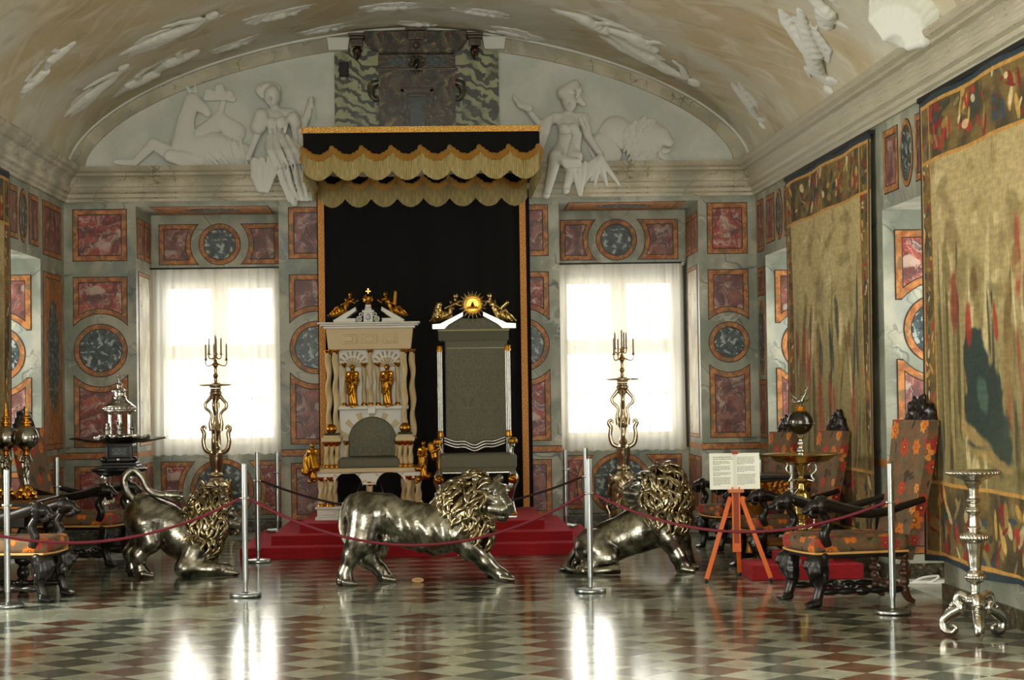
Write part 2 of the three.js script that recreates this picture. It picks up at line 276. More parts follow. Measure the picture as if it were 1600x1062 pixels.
// floor: base slab, then stone tiles set diagonally with a pale cross band
const floor = structure('floor', box(XL - 1.6, 5.4, -FLOOR_T, -.012, ZB - 1.6, RZ1 + .3), M.grout, 'polished chequered stone floor of green, russet and pale tiles', 'floor');
{
  const d = .396, gap = .0016, zA = -10.3, zB = -14.07, band0 = -13.27, band1 = -13.872, list = [];
  const clip = (pts, keep) => { const out = []; for (let i = 0; i < pts.length; i++) { const a = pts[i], b = pts[(i + 1) % pts.length], ka = keep(a), kb = keep(b); if (ka >= 0) out.push(a); if ((ka >= 0) !== (kb >= 0)) { const t = ka / (ka - kb); out.push([a[0] + (b[0] - a[0]) * t, a[1] + (b[1] - a[1]) * t]); } } return out; };
  const tile = (cx, cz, m, zlo, zhi) => {
    const h = d / 2 - gap; let p = [[cx - h, cz], [cx, cz + h], [cx + h, cz], [cx, cz - h]];
    p = clip(p, (q) => q[1] - zlo); p = clip(p, (q) => zhi - q[1]); p = clip(p, (q) => q[0] - (XL + .002)); p = clip(p, (q) => wallR(q[1]) - .002 - q[0]);
    if (p.length > 2) list.push({ p, m, cz, cx });
  };
  const fill = (z0, zlo, zhi) => { // dark rows at z0 + k*d, pale rows between
    for (let k = -80; k < 80; k++) {
      const z = z0 + k * d; if (z > zhi + d || z < zlo - d) continue;
      for (let i = -12; i < 12; i++) {
        const x = -.148 + i * d; if (z < zhi + .01 && z > zlo - .01) tile(x, z, (i & 1) ? M.tileDark : M.tileRed, zlo, zhi);
        tile(x + d / 2, z + d / 2, M.tilePale, zlo, zhi);
      }
    }
  };
  fill(zB, RZ0 + .02, band1); fill(zA, band0, RZ1 - .05);
  for (let x = XL; x < 3.6; x += .62) { let p = [[x + gap, band1 + gap], [x + gap, band0 - gap], [x + .62 - gap, band0 - gap], [x + .62 - gap, band1 + gap]]; p = clip(p, (q) => wallR(q[1]) - .002 - q[0]); if (p.length > 2) list.push({ p, m: M.tilePale, cz: -13.57, cx: x }); }
  const geo = (t) => { // slab with a small uneven lift
    const lift = -rnd() * .0006, g = new THREE.ExtrudeGeometry(poly(t.p.map(([x, z]) => [x, -z])), { depth: .0115 + lift, bevelEnabled: false }); g.rotateX(-Math.PI / 2); g.translate(0, -.0115, 0);
    return shiftUV(g, rnd() * 4, rnd() * 4);
  };
  const seen = (t) => t.cz < -10.0 && Math.abs(t.cx - .12) < -t.cz * .275;
  list.sort((a, b) => (seen(b) - seen(a)) || b.cz - a.cz);
  list.slice(0, 290).forEach((t) => part(floor, 'stone_tile', geo(t), t.m));
  for (const [m, nm] of [[M.tileDark, 'green_tiles'], [M.tileRed, 'russet_tiles'], [M.tilePale, 'pale_tiles']]) { const o = part(floor, nm, merge(list.slice(290).filter((t) => t.m === m).map(geo)), m); o.userData.kind = 'stuff'; }
}
// back wall with two deep window bays
const BAYS = [[-3.195, -1.69], [1.285, 2.78]], BAY_TOP = 3.54, BAY_D = 1.1;
const WIN = [[-3.07, -1.84], [1.41, 2.64]], WIN_Y = [.98, 2.79];
const backWall = structureGroup('wall_back', 'end wall painted as grey marble with red and green panels', 'wall', [0, 0, ZB]);
{
  const s = poly([[XL - 1.4, 0], [5.2, 0], [5.2, 5.7], [XL - 1.4, 5.7]]);
  for (const [a, b] of BAYS) s.holes.push(poly([[a, 0.0005], [b, 0.0005], [b, BAY_TOP], [a, BAY_TOP]]));
  part(backWall, 'wall_face', extrude(s, BAY_D, -BAY_D), M.grey);
  const s2 = poly([[XL - 1.4, 0], [5.2, 0], [5.2, 5.7], [XL - 1.4, 5.7]]);
  for (const [a, b] of WIN) s2.holes.push(poly([[a, WIN_Y[0]], [b, WIN_Y[0]], [b, WIN_Y[1]], [a, WIN_Y[1]]]));
  part(backWall, 'bay_back', extrude(s2, .3, -BAY_D - .301), M.grey);
  pierColumn(backWall, -3.85, -3.295, .275, [M.red, M.red, M.red, M.red]);
  pierColumn(backWall, -1.58, -1.03, .275, [M.plum, M.plum, M.plum, M.plum]);
  pierColumn(backWall, .61, 1.165, .275, [M.plum, M.red, M.red, M.plum]);
  pierColumn(backWall, 2.88, 3.3, .212, [M.red, M.plum, M.plum, M.plum]);
  for (const [a, b] of [[XL, BAYS[0][0]], [BAYS[0][1], BAYS[1][0]], [BAYS[1][1], XR]]) {
    part(backWall, 'rail', shiftUV(box(a + .002, b - .002, .875, .935, 0, .006), rnd(), 0), M.orange);
    part(backWall, 'rail_line', merge([box(a + .002, b - .002, .867, .875, 0, .004), box(a + .002, b - .002, .935, .943, 0, .004)]), M.line);
  }
  BAYS.forEach(([a, b], i) => {
    const put = (g) => g.translate(0, 0, -BAY_D), c = (a + b) / 2 - (i ? .03 : -.005), x0 = a + .09, x1 = b - .09;
    // above the window: two scooped panels and a roundel
    panel(backWall, x0, c - .2, 2.99, 3.43, M.plum, { cx: c, cy: 3.21, r: .33, side: 'right' }, .045, put);
    panel(backWall, c + .2, x1, 2.99, 3.43, M.plum, { cx: c, cy: 3.21, r: .33, side: 'left' }, .045, put);
    roundel(backWall, c, 3.21, .225, .045, put);
    panel(backWall, x0, c - .3, .2, .79, M.red, { cx: c, cy: .47, r: .44, side: 'right' }, .045, put);
    panel(backWall, c + .3, x1, .2, .79, M.red, { cx: c, cy: .47, r: .44, side: 'left' }, .045, put);
    roundel(backWall, c, .47, .345, .045, put);
    part(backWall, 'rail', put(box(a + .002, b - .002, .14, .15, 0, .004)), M.line);
    // cheeks of the bay: two narrow panels above and below, one tall between
    for (const [xw, turn] of [[a, Math.PI / 2], [b, -Math.PI / 2]]) {
      const q = (g) => g.rotateY(turn).translate(xw, 0, -BAY_D / 2);
      for (const [u0, u1] of [[-.47, -.03], [.03, .47]]) { panel(backWall, u0, u1, 3.0, 3.42, M.plum, null, .045, q); panel(backWall, u0, u1, .2, .79, M.plum, null, .045, q); }
      panel(backWall, -.4, .4, 1.0, 2.85, M.cornice, null, .03, q); 
      part(backWall, 'rail', q(box(-.53, .53, .875, .935, 0, .006)), M.orange);
    }
    // ceiling of the bay: a long panel with an oval
    const q = (g) => g.rotateX(Math.PI / 2).translate((a + b) / 2, BAY_TOP, -BAY_D / 2);
    panel(backWall, -.62, .62, -.42, .42, M.orange, null, .05, q);
    const e = new THREE.Shape(); e.absellipse(0, 0, .3, .16, 0, Math.PI * 2, false); part(backWall, 'roundel', q(extrude(e, .009)), M.green);
  });
}
// windows of the two bays: stone cross, glazing bars and panes
const glass = phys({ color: 0xffffff, transmission: 1, thickness: 0, roughness: .02, ior: 1.5 });
const winPaint = std({ color: 0xd8d4c4, roughness: .5 });
const sheer = phys({ color: 0xfffaf0, roughness: .55, transmission: .72, thickness: 0, specularIntensity: .1 });
const brass = std({ color: 0xb08a3c, metalness: 1, roughness: .35 });
const iron = std({ color: 0x23252a, roughness: .45, metalness: .6 });
function windowUnit(n, x0, x1, y0, y1, pos, turn, label) {
  const w = structureGroup(`window_${n}`, label, 'window', pos, turn), cx = (x0 + x1) / 2, cy = y0 + (y1 - y0) * .57;
  const out = poly([[x0, y0], [x1, y0], [x1, y1], [x0, y1]]), holes = [];
  for (const [a, b] of [[x0 + .035, cx - .095], [cx + .095, x1 - .035]]) for (const [c, d] of [[y0 + .07, cy - .085], [cy + .085, y1 - .07]]) { out.holes.push(poly([[a, c], [b, c], [b, d], [a, d]])); holes.push([a, b, c, d]); }
  part(w, 'window_frame', extrude(out, .09, -.09), winPaint);
  if (n < 3) for (const [a, b] of [[x0 + .07, cx - .1], [cx + .1, x1 - .07]]) { // open transom with little balusters
    for (let k = 0; k < 6; k++) part(w, 'baluster', latheS([[.016, -.07], [.012, -.05], [.024, -.01], [.02, .03], [.01, .07]], 12).translate(a + (b - a) * (k + .5) / 6, cy, -.02), iron);
  }
  for (const [a, b, c, d] of holes) {
    part(w, 'pane', box(a, b, c, d, -.055, -.05), glass);
    const n1 = Math.round((d - c) / .45); const bars = []; for (let k = 1; k < n1; k++) bars.push(box(a, b, c + (d - c) * k / n1 - .01, c + (d - c) * k / n1 + .01, -.065, -.035)); bars.push(box((a + b) / 2 - .01, (a + b) / 2 + .01, c, d, -.065, -.035));
    part(w, 'glazing_bar', merge(bars), winPaint);
  }
}
WIN.forEach(([a, b], i) => windowUnit(i + 1, a, b, WIN_Y[0], WIN_Y[1], [0, 0, ZB - BAY_D - .12], 0, i ? 'bright window behind the sheer curtain beside the easel end' : 'bright window behind the sheer curtain near the silver fountain'));
// sheer curtains, two gathered leaves to a window, hung on a rod
const curtainGeo = (x0, x1, y0, y1, z, ph, lean = 0) => {
  const nx = 90, ny = 24, g = new THREE.PlaneGeometry(1, 1, nx, ny), p = g.attributes.position;
  for (let i = 0; i < p.count; i++) {
    const u = p.getX(i) + .5, v = p.getY(i) + .5, edge = ss(0, .16, u) * ss(1, .84, u);
    const f = Math.sin(u * 46 + ph + Math.sin(v * 2 + u * 9) * .6) * .011 + Math.sin(u * 23 + ph * 2) * .009 + Math.sin(u * 97 + ph) * .004 * v;
    p.setXYZ(i, x0 + (x1 - x0) * u + lean * (1 - v) * (u - .5) + Math.cos(u * 46 + ph) * .003, y0 + (y1 - y0) * v + (v < .02 ? Math.sin(u * 40 + ph) * .006 : 0), z + f * (1.5 - edge * .5) + .05 * (1 - v) * .1);
  }
  g.computeVertexNormals(); return g;
};
[[-3.2, -1.735], [1.33, 2.71]].forEach(([a, b], i) => {
  const z = ZB - BAY_D + .13, m = (a + b) / 2, y0 = i ? .85 : .872;
  for (const [p, q, k] of [[a, m + .004, 0], [m - .004, b, 1]]) {
    one('sheer_curtain', ['white sheer curtain leaf on the fountain side of its window', 'white sheer curtain leaf on the dais side of the window near the fountain', 'white sheer curtain leaf on the dais side of the window near the easel', 'white sheer curtain leaf on the easel side of its window'][i * 2 + k], 'curtain', curtainGeo(p, q, y0, 2.925, z + k * .02, i * 3 + k * 1.7, .04), sheer, [0, 0, 0], 0, 'sheer window curtains');
  }
  const r = thing('curtain_rod', i ? 'thin dark curtain rod over the window near the easel' : 'thin dark curtain rod over the window near the fountain', 'rod', [0, 2.935, z + .01], 0, 'curtain rods');
  part(r, 'rod', new THREE.CylinderGeometry(.009, .009, b - a + .06, 10).rotateZ(Math.PI / 2).translate(m, 0, 0), iron);
  for (const s of [a - .02, b + .02]) part(r, 'bracket', merge([box(s - .012, s + .012, -.03, .03, -.14, .03, .004), ball(s, 0, .03, .02, 12)]), std({ color: 0xb8bab8, metalness: .8, roughness: .3 }));
  // hinged iron shutter bars seen edge-on beside the cloth
  for (const s of i ? [b + .045] : [a - .005]) part(r, 'shutter_edge', box(s - .012, s + .012, -2.06, .0, -.1, -.06), iron);
});
// side walls
function sideWall(side) {
  const R = side === 'right', sg = R ? 1 : -1, niches = R ? NICHES_R : NICHES_L, L = RZ1 - ZB + .4;
  const g = structureGroup(`wall_${side}`, R ? 'long side wall of grey marble with window bays between tapestries, beyond the easel' : 'long side wall of grey marble with a window bay, beside the silver fountain', 'wall', [R ? XR : XL, 0, ZB], R ? -(Math.PI / 2 - SPLAY) : Math.PI / 2);
  const X = (u) => sg * u, quad = (u0, u1, y0, y1) => { const a = Math.min(X(u0), X(u1)), b = Math.max(X(u0), X(u1)); return poly([[a, y0], [b, y0], [b, y1], [a, y1]]); };
  const face = quad(-.02, L, 0, 5.7); for (const u of niches) face.holes.push(quad(u, u + NICHE_W, .0005, 2.9));
  part(g, 'wall_face', extrude(face, 1.05, -1.05), M.grey);
  const outer = quad(-.02, L, 0, 5.7); for (const u of niches) outer.holes.push(quad(u + .17, u + NICHE_W - .17, .92, 2.78));
  part(g, 'bay_back', extrude(outer, .25, -1.301), M.grey);
  niches.forEach((u, i) => {
    if (i > 2) return;
    // lintel: panel, oval, panel
    const c = X(u + NICHE_W / 2), e = (a, b) => [Math.min(X(a), X(b)), Math.max(X(a), X(b))];
    panel(g, ...e(u + .1, u + .52), 3.02, 3.5, M.plum, null, .045); panel(g, ...e(u + NICHE_W - .52, u + NICHE_W - .1), 3.02, 3.5, M.plum, null, .045);
    roundel(g, c, 3.26, .25, .04, null, .72);
    // far cheek of the bay, facing down the hall
    for (const [uw, dir] of [[u, 1], [u + NICHE_W, -1]]) {
      const turn = sg * dir * Math.PI / 2, put = (q) => q.rotateY(turn).translate(X(uw), 0, -.43);
      const m = i === 1 && dir === 1 ? [M.red, M.plum, M.plum] : [M.plum, M.plum, M.plum];
      panel(g, -.33, .33, 2.2, 2.74, m[0], { cx: 0, cy: 1.96, r: .375, side: 'bottom' }, .05, put); roundel(g, 0, 1.96, .27, .05, put);
      panel(g, -.33, .33, 1.02, 1.72, m[1], { cx: 0, cy: 1.96, r: .375, side: 'top' }, .05, put); panel(g, -.33, .33, .2, .79, m[2], null, .05, put);
      part(g, 'rail', put(box(-.42, .42, .875, .935, 0, .006)), M.orange); part(g, 'skirting', put(box(-.43, .43, 0.001, .12, 0, .012)), M.base);
    }
    windowUnit(3 + i + (R ? 0 : 3), u + .17, u + NICHE_W - .17, .92, 2.78, [R ? wallR(ZB) + 1.12 : XL - 1.12, 0, R ? ZB : ZB], R ? -(Math.PI / 2 - SPLAY) : Math.PI / 2, `tall window deep in the ${['corner', 'middle', 'near'][i]} bay of the wall ${R ? 'beyond the easel' : 'beside the fountain'}`);
  });
  if (!R) scene.children.filter((o) => /^window_[678]$/.test(o.name)).forEach((o) => { o.scale.x = -1; });
  // strips of panelling between corner and first bay
  const s0 = R ? [.07, .43] : [.15, 1.08];
  const e = [Math.min(X(s0[0]), X(s0[1])), Math.max(X(s0[0]), X(s0[1]))];
  panel(g, ...e, 2.965, 3.5, M.plum, null, .045);
  if (R) { panel(g, ...e, 2.5, 2.785, M.plum, null, .045); panel(g, ...e, 1.0, 1.6, M.plum, null, .045); } else { panel(g, ...e, 1.0, 2.785, M.orange, null, .045); }
  { const o = new THREE.Shape(), c = (e[0] + e[1]) / 2; const oval = (a, b, t, m) => { const s = new THREE.Shape(); s.absellipse(c, R ? 2.05 : 1.95, a, b, 0, Math.PI * 2, false); part(g, 'roundel', shiftUV(extrude(s, t), rnd(), rnd()), m); }; oval(R ? .17 : .36, R ? .4 : .68, .008, M.orange); oval(R ? .14 : .28, R ? .34 : .58, .011, M.green); }
  panel(g, ...e, .2, .79, M.plum, null, .045);
  niches.concat([L]).forEach((u, i) => { const a = i ? niches[i - 1] + NICHE_W : 0; part(g, 'rail', box(Math.min(X(a), X(u)), Math.max(X(a), X(u)), .875, .935, 0, .006), M.orange); });
  const bb = structureGroup(`baseboard_${side}`, R ? 'dark mottled marble skirting under the tapestries' : 'dark mottled marble skirting beside the fountain', 'skirting', [R ? XR : XL, 0, ZB], R ? -(Math.PI / 2 - SPLAY) : Math.PI / 2);
  niches.concat([L]).forEach((u, i) => { const a = i ? niches[i - 1] + NICHE_W : 0; part(bb, 'skirting_slab', box(Math.min(X(a), X(u)), Math.max(X(a), X(u)), 0.001, .12, 0, .02), M.base); });
  return g;
}
sideWall('right'); sideWall('left');
{ const bb = structureGroup('baseboard_back', 'dark mottled marble skirting along the end wall', 'skirting', [0, 0, ZB]);
  for (const [a, b] of [[XL, BAYS[0][0]], [BAYS[0][1], BAYS[1][0]], [BAYS[1][1], XR]]) part(bb, 'skirting_slab', box(a, b, .001, .12, 0, .02), M.base);
  BAYS.forEach(([a, b]) => { part(bb, 'skirting_slab', box(a, b, .001, .12, -BAY_D, -BAY_D + .02), M.base); for (const [x, s] of [[a, 1], [b, -1]]) part(bb, 'skirting_slab', box(Math.min(x, x + s * .02), Math.max(x, x + s * .02), .001, .12, -BAY_D, 0), M.base); }); }
structure('wall_front', (() => { const s = poly([[XL - 1.4, 0], [5.6, 0], [5.6, 5.8], [XL - 1.4, 5.8]]); for (const x of [-2.455, 2.02]) s.holes.push(poly([[x - .8, .6], [x + .8, .6], [x + .8, 4.0], [x - .8, 4.0]])); return extrude(s, .3, RZ1); })(), M.grey, 'plain far end wall of the hall opposite the thrones', 'wall');
[-2.455, 2.02].forEach((x, i) => windowUnit(9 + i, -.8, .8, .6, 4.0, [x, 0, RZ1 + .15], Math.PI, `tall window of the far end wall, on the ${i ? 'tapestry' : 'fountain'} side`));
// cornice
const CORN = [[0, 3.58], [.03, 3.58], [.035, 3.61], [.055, 3.625], [.055, 3.66], [.085, 3.68], [.1, 3.705], [.1, 3.725], [.085, 3.735], [.085, 3.77], [.1, 3.80], [.13, 3.83], [.165, 3.845], [.165, 3.87], [.2, 3.89], [.215, 3.92], [.215, 3.94], [0, 3.955]];
const cornGeo = (len) => { const g = extrude(poly(CORN.map(([p, y]) => [p, y])), len); return g; };
structure('trim_1', cornGeo(XR - XL).rotateY(-Math.PI / 2).translate(XR, 0, ZB), M.cornice, 'moulded marble cornice across the end wall under the lunette', 'cornice');
structure('trim_2', cornGeo(RZ1 - ZB).translate(XL, 0, ZB), M.cornice, 'moulded marble cornice along the wall beside the fountain', 'cornice');
structure('trim_3', cornGeo(RZ1 - ZB + .1).scale(-1, 1, 1).rotateY(SPLAY).translate(XR, 0, ZB), M.cornice, 'moulded marble cornice above the tapestries', 'cornice');
{ const o = scene.getObjectByName('trim_3'), ix = o.geometry; const p = plain(ix); const a = p.attributes; for (let i = 0; i < a.position.count; i += 3) for (const n of ['position', 'normal']) { const s = a[n], t = [s.getX(i + 1), s.getY(i + 1), s.getZ(i + 1)]; s.setXYZ(i + 1, s.getX(i + 2), s.getY(i + 2), s.getZ(i + 2)); s.setXYZ(i + 2, ...t); } p.computeVertexNormals(); o.geometry = p; }
// vault: flattened arch swept along the hall
const XC = (XL + XR) / 2, SPRING = 3.93, RISE = 1.46, EXP = 1.72;
const vaultY = (q) => SPRING + RISE * Math.pow(Math.max(0, 1 - Math.pow(Math.min(1, Math.abs(q)), EXP)), 1 / EXP);   // q = -1..1 across
const vaultAt = (q, z, inn = 0) => { const aR = wallR(z) - XC - .06, aL = XC - XL - .06; const x = XC + q * (q > 0 ? aR : aL); return [x, vaultY(q) - inn, z]; };
{
  const NQ = 120, zs = []; for (let z = ZB + .001; z < RZ1; z += 1.2) zs.push(z); zs.push(RZ1);
  const qs = []; for (let i = 0; i <= NQ; i++) { const t = -1 + 2 * i / NQ; qs.push(Math.sign(t) * (1 - Math.pow(1 - Math.abs(t), 1.6))); }
  const surf = (lift, flip) => { const pos = [], uv = [], idx = []; let arc = 0;
    qs.forEach((q, i) => { if (i) { const a = vaultAt(qs[i - 1], -10), b = vaultAt(q, -10); arc += Math.hypot(a[0] - b[0], a[1] - b[1]); } zs.forEach((z, j) => { const p = vaultAt(q, z); pos.push(p[0] + (q) * lift * .6, p[1] + lift, p[2]); uv.push(arc, z); }); });
    for (let i = 0; i < NQ; i++) for (let j = 0; j < zs.length - 1; j++) { const k = i * zs.length + j, m = zs.length; flip ? idx.push(k, k + 1, k + m, k + 1, k + m + 1, k + m) : idx.push(k, k + m, k + 1, k + 1, k + m, k + m + 1); }
    const g = new THREE.BufferGeometry(); g.setAttribute('position', new THREE.Float32BufferAttribute(pos, 3)); g.setAttribute('uv', new THREE.Float32BufferAttribute(uv, 2)); g.setIndex(idx); g.computeVertexNormals(); return g; };
  structure('ceiling', merge([surf(0, false), surf(.2, true)]), M.vault, 'barrel vault painted with ochre clouds and white stucco reliefs', 'ceiling');
  // lunette field and its marble arch
  const half = (k) => { const o = []; for (let i = 0; i <= 60; i++) { const t = -1 + 2 * i / 60, q = Math.sign(t) * (1 - Math.pow(1 - Math.abs(t), 1.6)); const [x, y] = vaultAt(q, ZB); o.push([XC + (x - XC) * (1 - k / 3.6), SPRING + (y - SPRING) * (1 - k / 1.45)]); } return o; };
  part(backWall, 'lunette', extrude(poly(half(.0).concat([]).reverse()), .03), M.plaster, 'white plaster lunette');
  const arch = poly(half(.0)); arch.holes.push(poly(half(.17))); part(backWall, 'arch_band', extrude(arch, .07), M.cornice, 'marbled band of the arch');
  const lip = poly(half(-.012)); lip.holes.push(poly(half(.022))); part(backWall, 'arch_lip', extrude(lip, .13), M.stucco);
}
// ---------------------------------------------------------------- plaster reliefs of the lunette
// a draped figure from its joints; t = body thickness
function figureItems(o) {
  const t = o.t, [hx, hy, hz] = o.hip, [nx, ny, nz] = o.neck, [ex, ey, ez] = o.head, it = [];
  const L = (a, b, f) => [a[0] + (b[0] - a[0]) * f, a[1] + (b[1] - a[1]) * f, a[2] + (b[2] - a[2]) * f];
  const belly = L(o.hip, o.neck, .42), chest = L(o.hip, o.neck, .72);
  it.push(...chain([...o.hip, t * .95], [...belly, t * .78], [...chest, t * .92], [nx, ny, nz, t * .45]));
  const sL = o.sL ?? [nx - t * 1.25, ny - t * .25, nz], sR = o.sR ?? [nx + t * 1.25, ny - t * .25, nz];
  it.push([...sL, t * .48, ...sR, t * .48], [nx, ny, nz, t * .36, ex, ey, ez, t * .36], [ex, ey, ez, t * .62, t * .78, t * .66]);
  it.push([ex, ey - t * .1, ez + t * .62, ex, ey - t * .3, ez + t * .66, 0, 0].length === 8 ? [ex, ey, ez + t * .55, t * .1, ex, ey - t * .2, ez + t * .68, t * .12] : null);
  it.push([ex, ey + t * .3, ez - t * .2, t * .7, t * .62, t * .7]);                         // hair
  for (const [s, a] of [[sL, o.aL], [sR, o.aR]]) if (a) it.push(...chain([...s, t * .46], [...a[0], t * .34], [...a[1], t * .24]), [...a[1], t * .28, t * .3, t * .28]);
  for (const [k, l] of [[-1, o.lL], [1, o.lR]]) if (l) it.push(...chain([hx + k * t * .45, hy, hz, t * .75], [...l[0], t * .55], [...l[1], t * .3]), [l[1][0], l[1][1] - t * .05, l[1][2] + t * .25, t * .28, t * .22, t * .5]);
  for (const c of o.extra ?? []) it.push(c);
  return it.filter(Boolean);
}
const folds = (amp, f, y0, y1) => (x, y, z) => (y > y0 && y < y1 ? 1 : 0) * amp * Math.sin(f * x + 3 * Math.sin(y * f * .25) + z * f * .6);
const RZ = ZB + .1;   // face of the reliefs
// relief: flattened towards the wall and cut off at its face
const relief = (g, f) => { const p = g.attributes.position, z0 = ZB + .031; for (let i = 0; i < p.count; i++) p.setZ(i, z0 + Math.max(0, (p.getZ(i) - z0) * f)); g.computeVertexNormals(); return g; };
const z3 = (xy, z) => [...xy, RZ + z];
// parallel folds of cloth between two polylines
const strands = (A, B, n, r) => { const out = []; for (let i = 0; i < n; i++) { const t = n > 1 ? i / (n - 1) : 0, P = A.map((a, k) => [0, 1, 2].map((c) => a[c] + (B[k][c] - a[c]) * t + (c === 2 ? (i & 1 ? .018 : 0) : .006 * Math.sin(i * 3 + k * 2)))); const w = r * .84 * (.75 + .5 * hash(i, n, 9)); out.push(...chain(...P.map((q, k) => [...q, w * (k === 0 || k === P.length - 1 ? .7 : 1)]))); } return out; };
{
  const g1 = sculpt(figureItems({ t: .125, hip: z3([-1.673, 4.148], .06), neck: z3([-1.695, 4.513], .05), head: z3([-1.727, 4.662], .09), aL: [z3([-1.879, 4.285], .08), z3([-1.982, 4.016], .14)], aR: [z3([-1.402, 4.348], .06), z3([-1.318, 4.625], .06)],
    lL: [z3([-1.634, 3.999], .24), z3([-1.499, 3.526], .2)], lR: [z3([-1.432, 4.051], .22), z3([-1.364, 3.578], .2)],
    extra: [[-1.723, 4.661, -20.15, .085, .11, .09], [-1.732, 4.627, -20.02, .016, -1.737, 4.597, -20, .02], [-1.728, 4.377, -20.1, .055, -1.722, 4.371, -20.1, .055], [-1.621, 4.383, -20.1, .055, -1.615, 4.376, -20.1, .055], [-1.839, 4.453, -20.15, .075, -1.867, 4.345, -20.15, .085], [-1.511, 4.423, -20.15, .07, -1.478, 4.369, -20.15, .06],
      ...strands([[-1.77, 4.23, -20.1], [-1.748, 4.053, -19.98], [-1.668, 3.875, -19.95]], [[-1.543, 4.228, -20.1], [-1.416, 4.077, -19.98], [-1.362, 3.939, -19.95]], 9, .03),
      ...strands([[-1.698, 3.962, -20], [-1.622, 3.729, -20.02], [-1.547, 3.551, -20.05]], [[-1.365, 3.985, -20], [-1.343, 3.733, -20.02], [-1.321, 3.549, -20.05]], 9, .026),
      ...strands([[-1.946, 3.99, -20.1], [-1.933, 3.806, -20.08], [-1.865, 3.662, -20.05]], [[-1.701, 4.008, -20.05], [-1.703, 3.834, -20.05], [-1.772, 3.647, -20.05]], 8, .028),
      ...strands([[-1.544, 4.45, -20.15], [-1.507, 4.248, -20.15], [-1.493, 4.069, -20.12]], [[-1.455, 4.443, -20.2], [-1.403, 4.254, -20.2], [-1.404, 4.075, -20.18]], 4, .026),
      ...strands([[-1.796, 4.408, -20.12], [-1.756, 4.27, -20.1]], [[-1.556, 4.419, -20.12], [-1.583, 4.269, -20.1]], 8, .018),
      ...Array.from({ length: 16 }, (_, i) => { const a = i * .39; return [-1.765 + Math.cos(a) * .085, 4.71 + Math.sin(a) * .06, RZ + .1 + .03 * Math.sin(a), .03, -1.765 + Math.cos(a) * .12, 4.73 + Math.sin(a) * .08, RZ + .1, .018]; }),
      [-1.318, 4.645, -20.2, .012, -1.268, 4.417, -20.22, .01], [-1.318, 4.645, -20.2, .012, -1.335, 4.432, -20.22, .01]] }), .0125, .016);
  one('plaster_figure', 'white plaster seated woman with garland hair, raising one hand, above the marble cornice', 'relief', relief(g1, .85), M.stucco);
  const g2 = sculpt(figureItems({ t: .125, hip: z3([1.373, 4.051], .06), neck: z3([1.4, 4.444], .05), head: z3([1.402, 4.58], .09), aL: [z3([1.107, 4.325], .08), z3([0.96, 4.503], .1)], aR: [z3([1.6, 4.211], .08), z3([1.726, 4.006], .14)],
    lL: [z3([1.25, 3.984], .26), z3([1.143, 3.578], .22)], lR: [z3([1.461, 3.982], .22), z3([1.353, 3.63], .18)],
    extra: [[1.405, 4.573, -20.15, .078, .105, .09], [1.396, 4.539, -20.02, .016, 1.394, 4.509, -20, .02], [1.343, 4.281, -20.1, .06, 1.35, 4.275, -20.1, .06], [1.438, 4.281, -20.1, .06, 1.445, 4.274, -20.1, .06], [1.346, 4.668, -20.15, .07, 1.46, 4.737, -20.12, .065], [1.46, 4.737, -20.12, .05, 1.501, 4.678, -20.05, .035], [1.501, 4.678, -20.05, .03, 1.477, 4.593, -20.02, .018], [1.343, 4.69, -20.2, .06, 1.301, 4.622, -20.2, .02], [1.477, 4.634, -20.2, .05, 1.558, 4.552, -20.2, .03],
      ...strands([[1.227, 4.425, -20.15], [1.17, 4.249, -20.15], [1.113, 4.047, -20.15]], [[1.134, 4.39, -20.18], [1.065, 4.257, -20.2], [1.035, 4.068, -20.2]], 6, .026),
      ...strands([[1.242, 4.019, -20.05], [1.317, 3.956, -19.98], [1.479, 3.944, -20]], [[1.264, 3.932, -20], [1.356, 3.862, -19.98], [1.505, 3.876, -20]], 5, .03),
      ...strands([[1.401, 3.883, -20.05], [1.442, 3.738, -20.08], [1.493, 3.589, -20.08]], [[1.581, 3.928, -20.1], [1.551, 3.766, -20.1], [1.506, 3.575, -20.08]], 7, .022),
      ...strands([[1.497, 4.395, -20.15], [1.55, 4.287, -20.15]], [[1.569, 4.416, -20.2], [1.621, 4.293, -20.2]], 4, .022),
      [0.971, 4.509, -20.15, .045, 0.877, 4.537, -20.15, .03], [0.877, 4.537, -20.15, .03, 0.824, 4.618, -20.15, .018], [0.824, 4.618, -20.15, .018, 0.819, 4.679, -20.15, .007],
      ...Array.from({ length: 8 }, (_, i) => { const t = i / 7; return [1.5 - t * .08, 4.23 - t * .32, RZ + .16 + t * .06, .035 + t * .035, 1.46 - t * .06, 4.2 - t * .32, RZ + .16 + t * .06, .035 + t * .035]; }),
      ...Array.from({ length: 16 }, (_, i) => [1.718, 3.969, -20.12, .03, 1.44 + i * .032, 3.84 - (i % 4) * .05, ZB + .22, .016])] }), .0125, .016);
  one('plaster_figure', 'white plaster seated figure in an elephant headdress, holding up a curved horn', 'relief', relief(g2, .85), M.stucco);
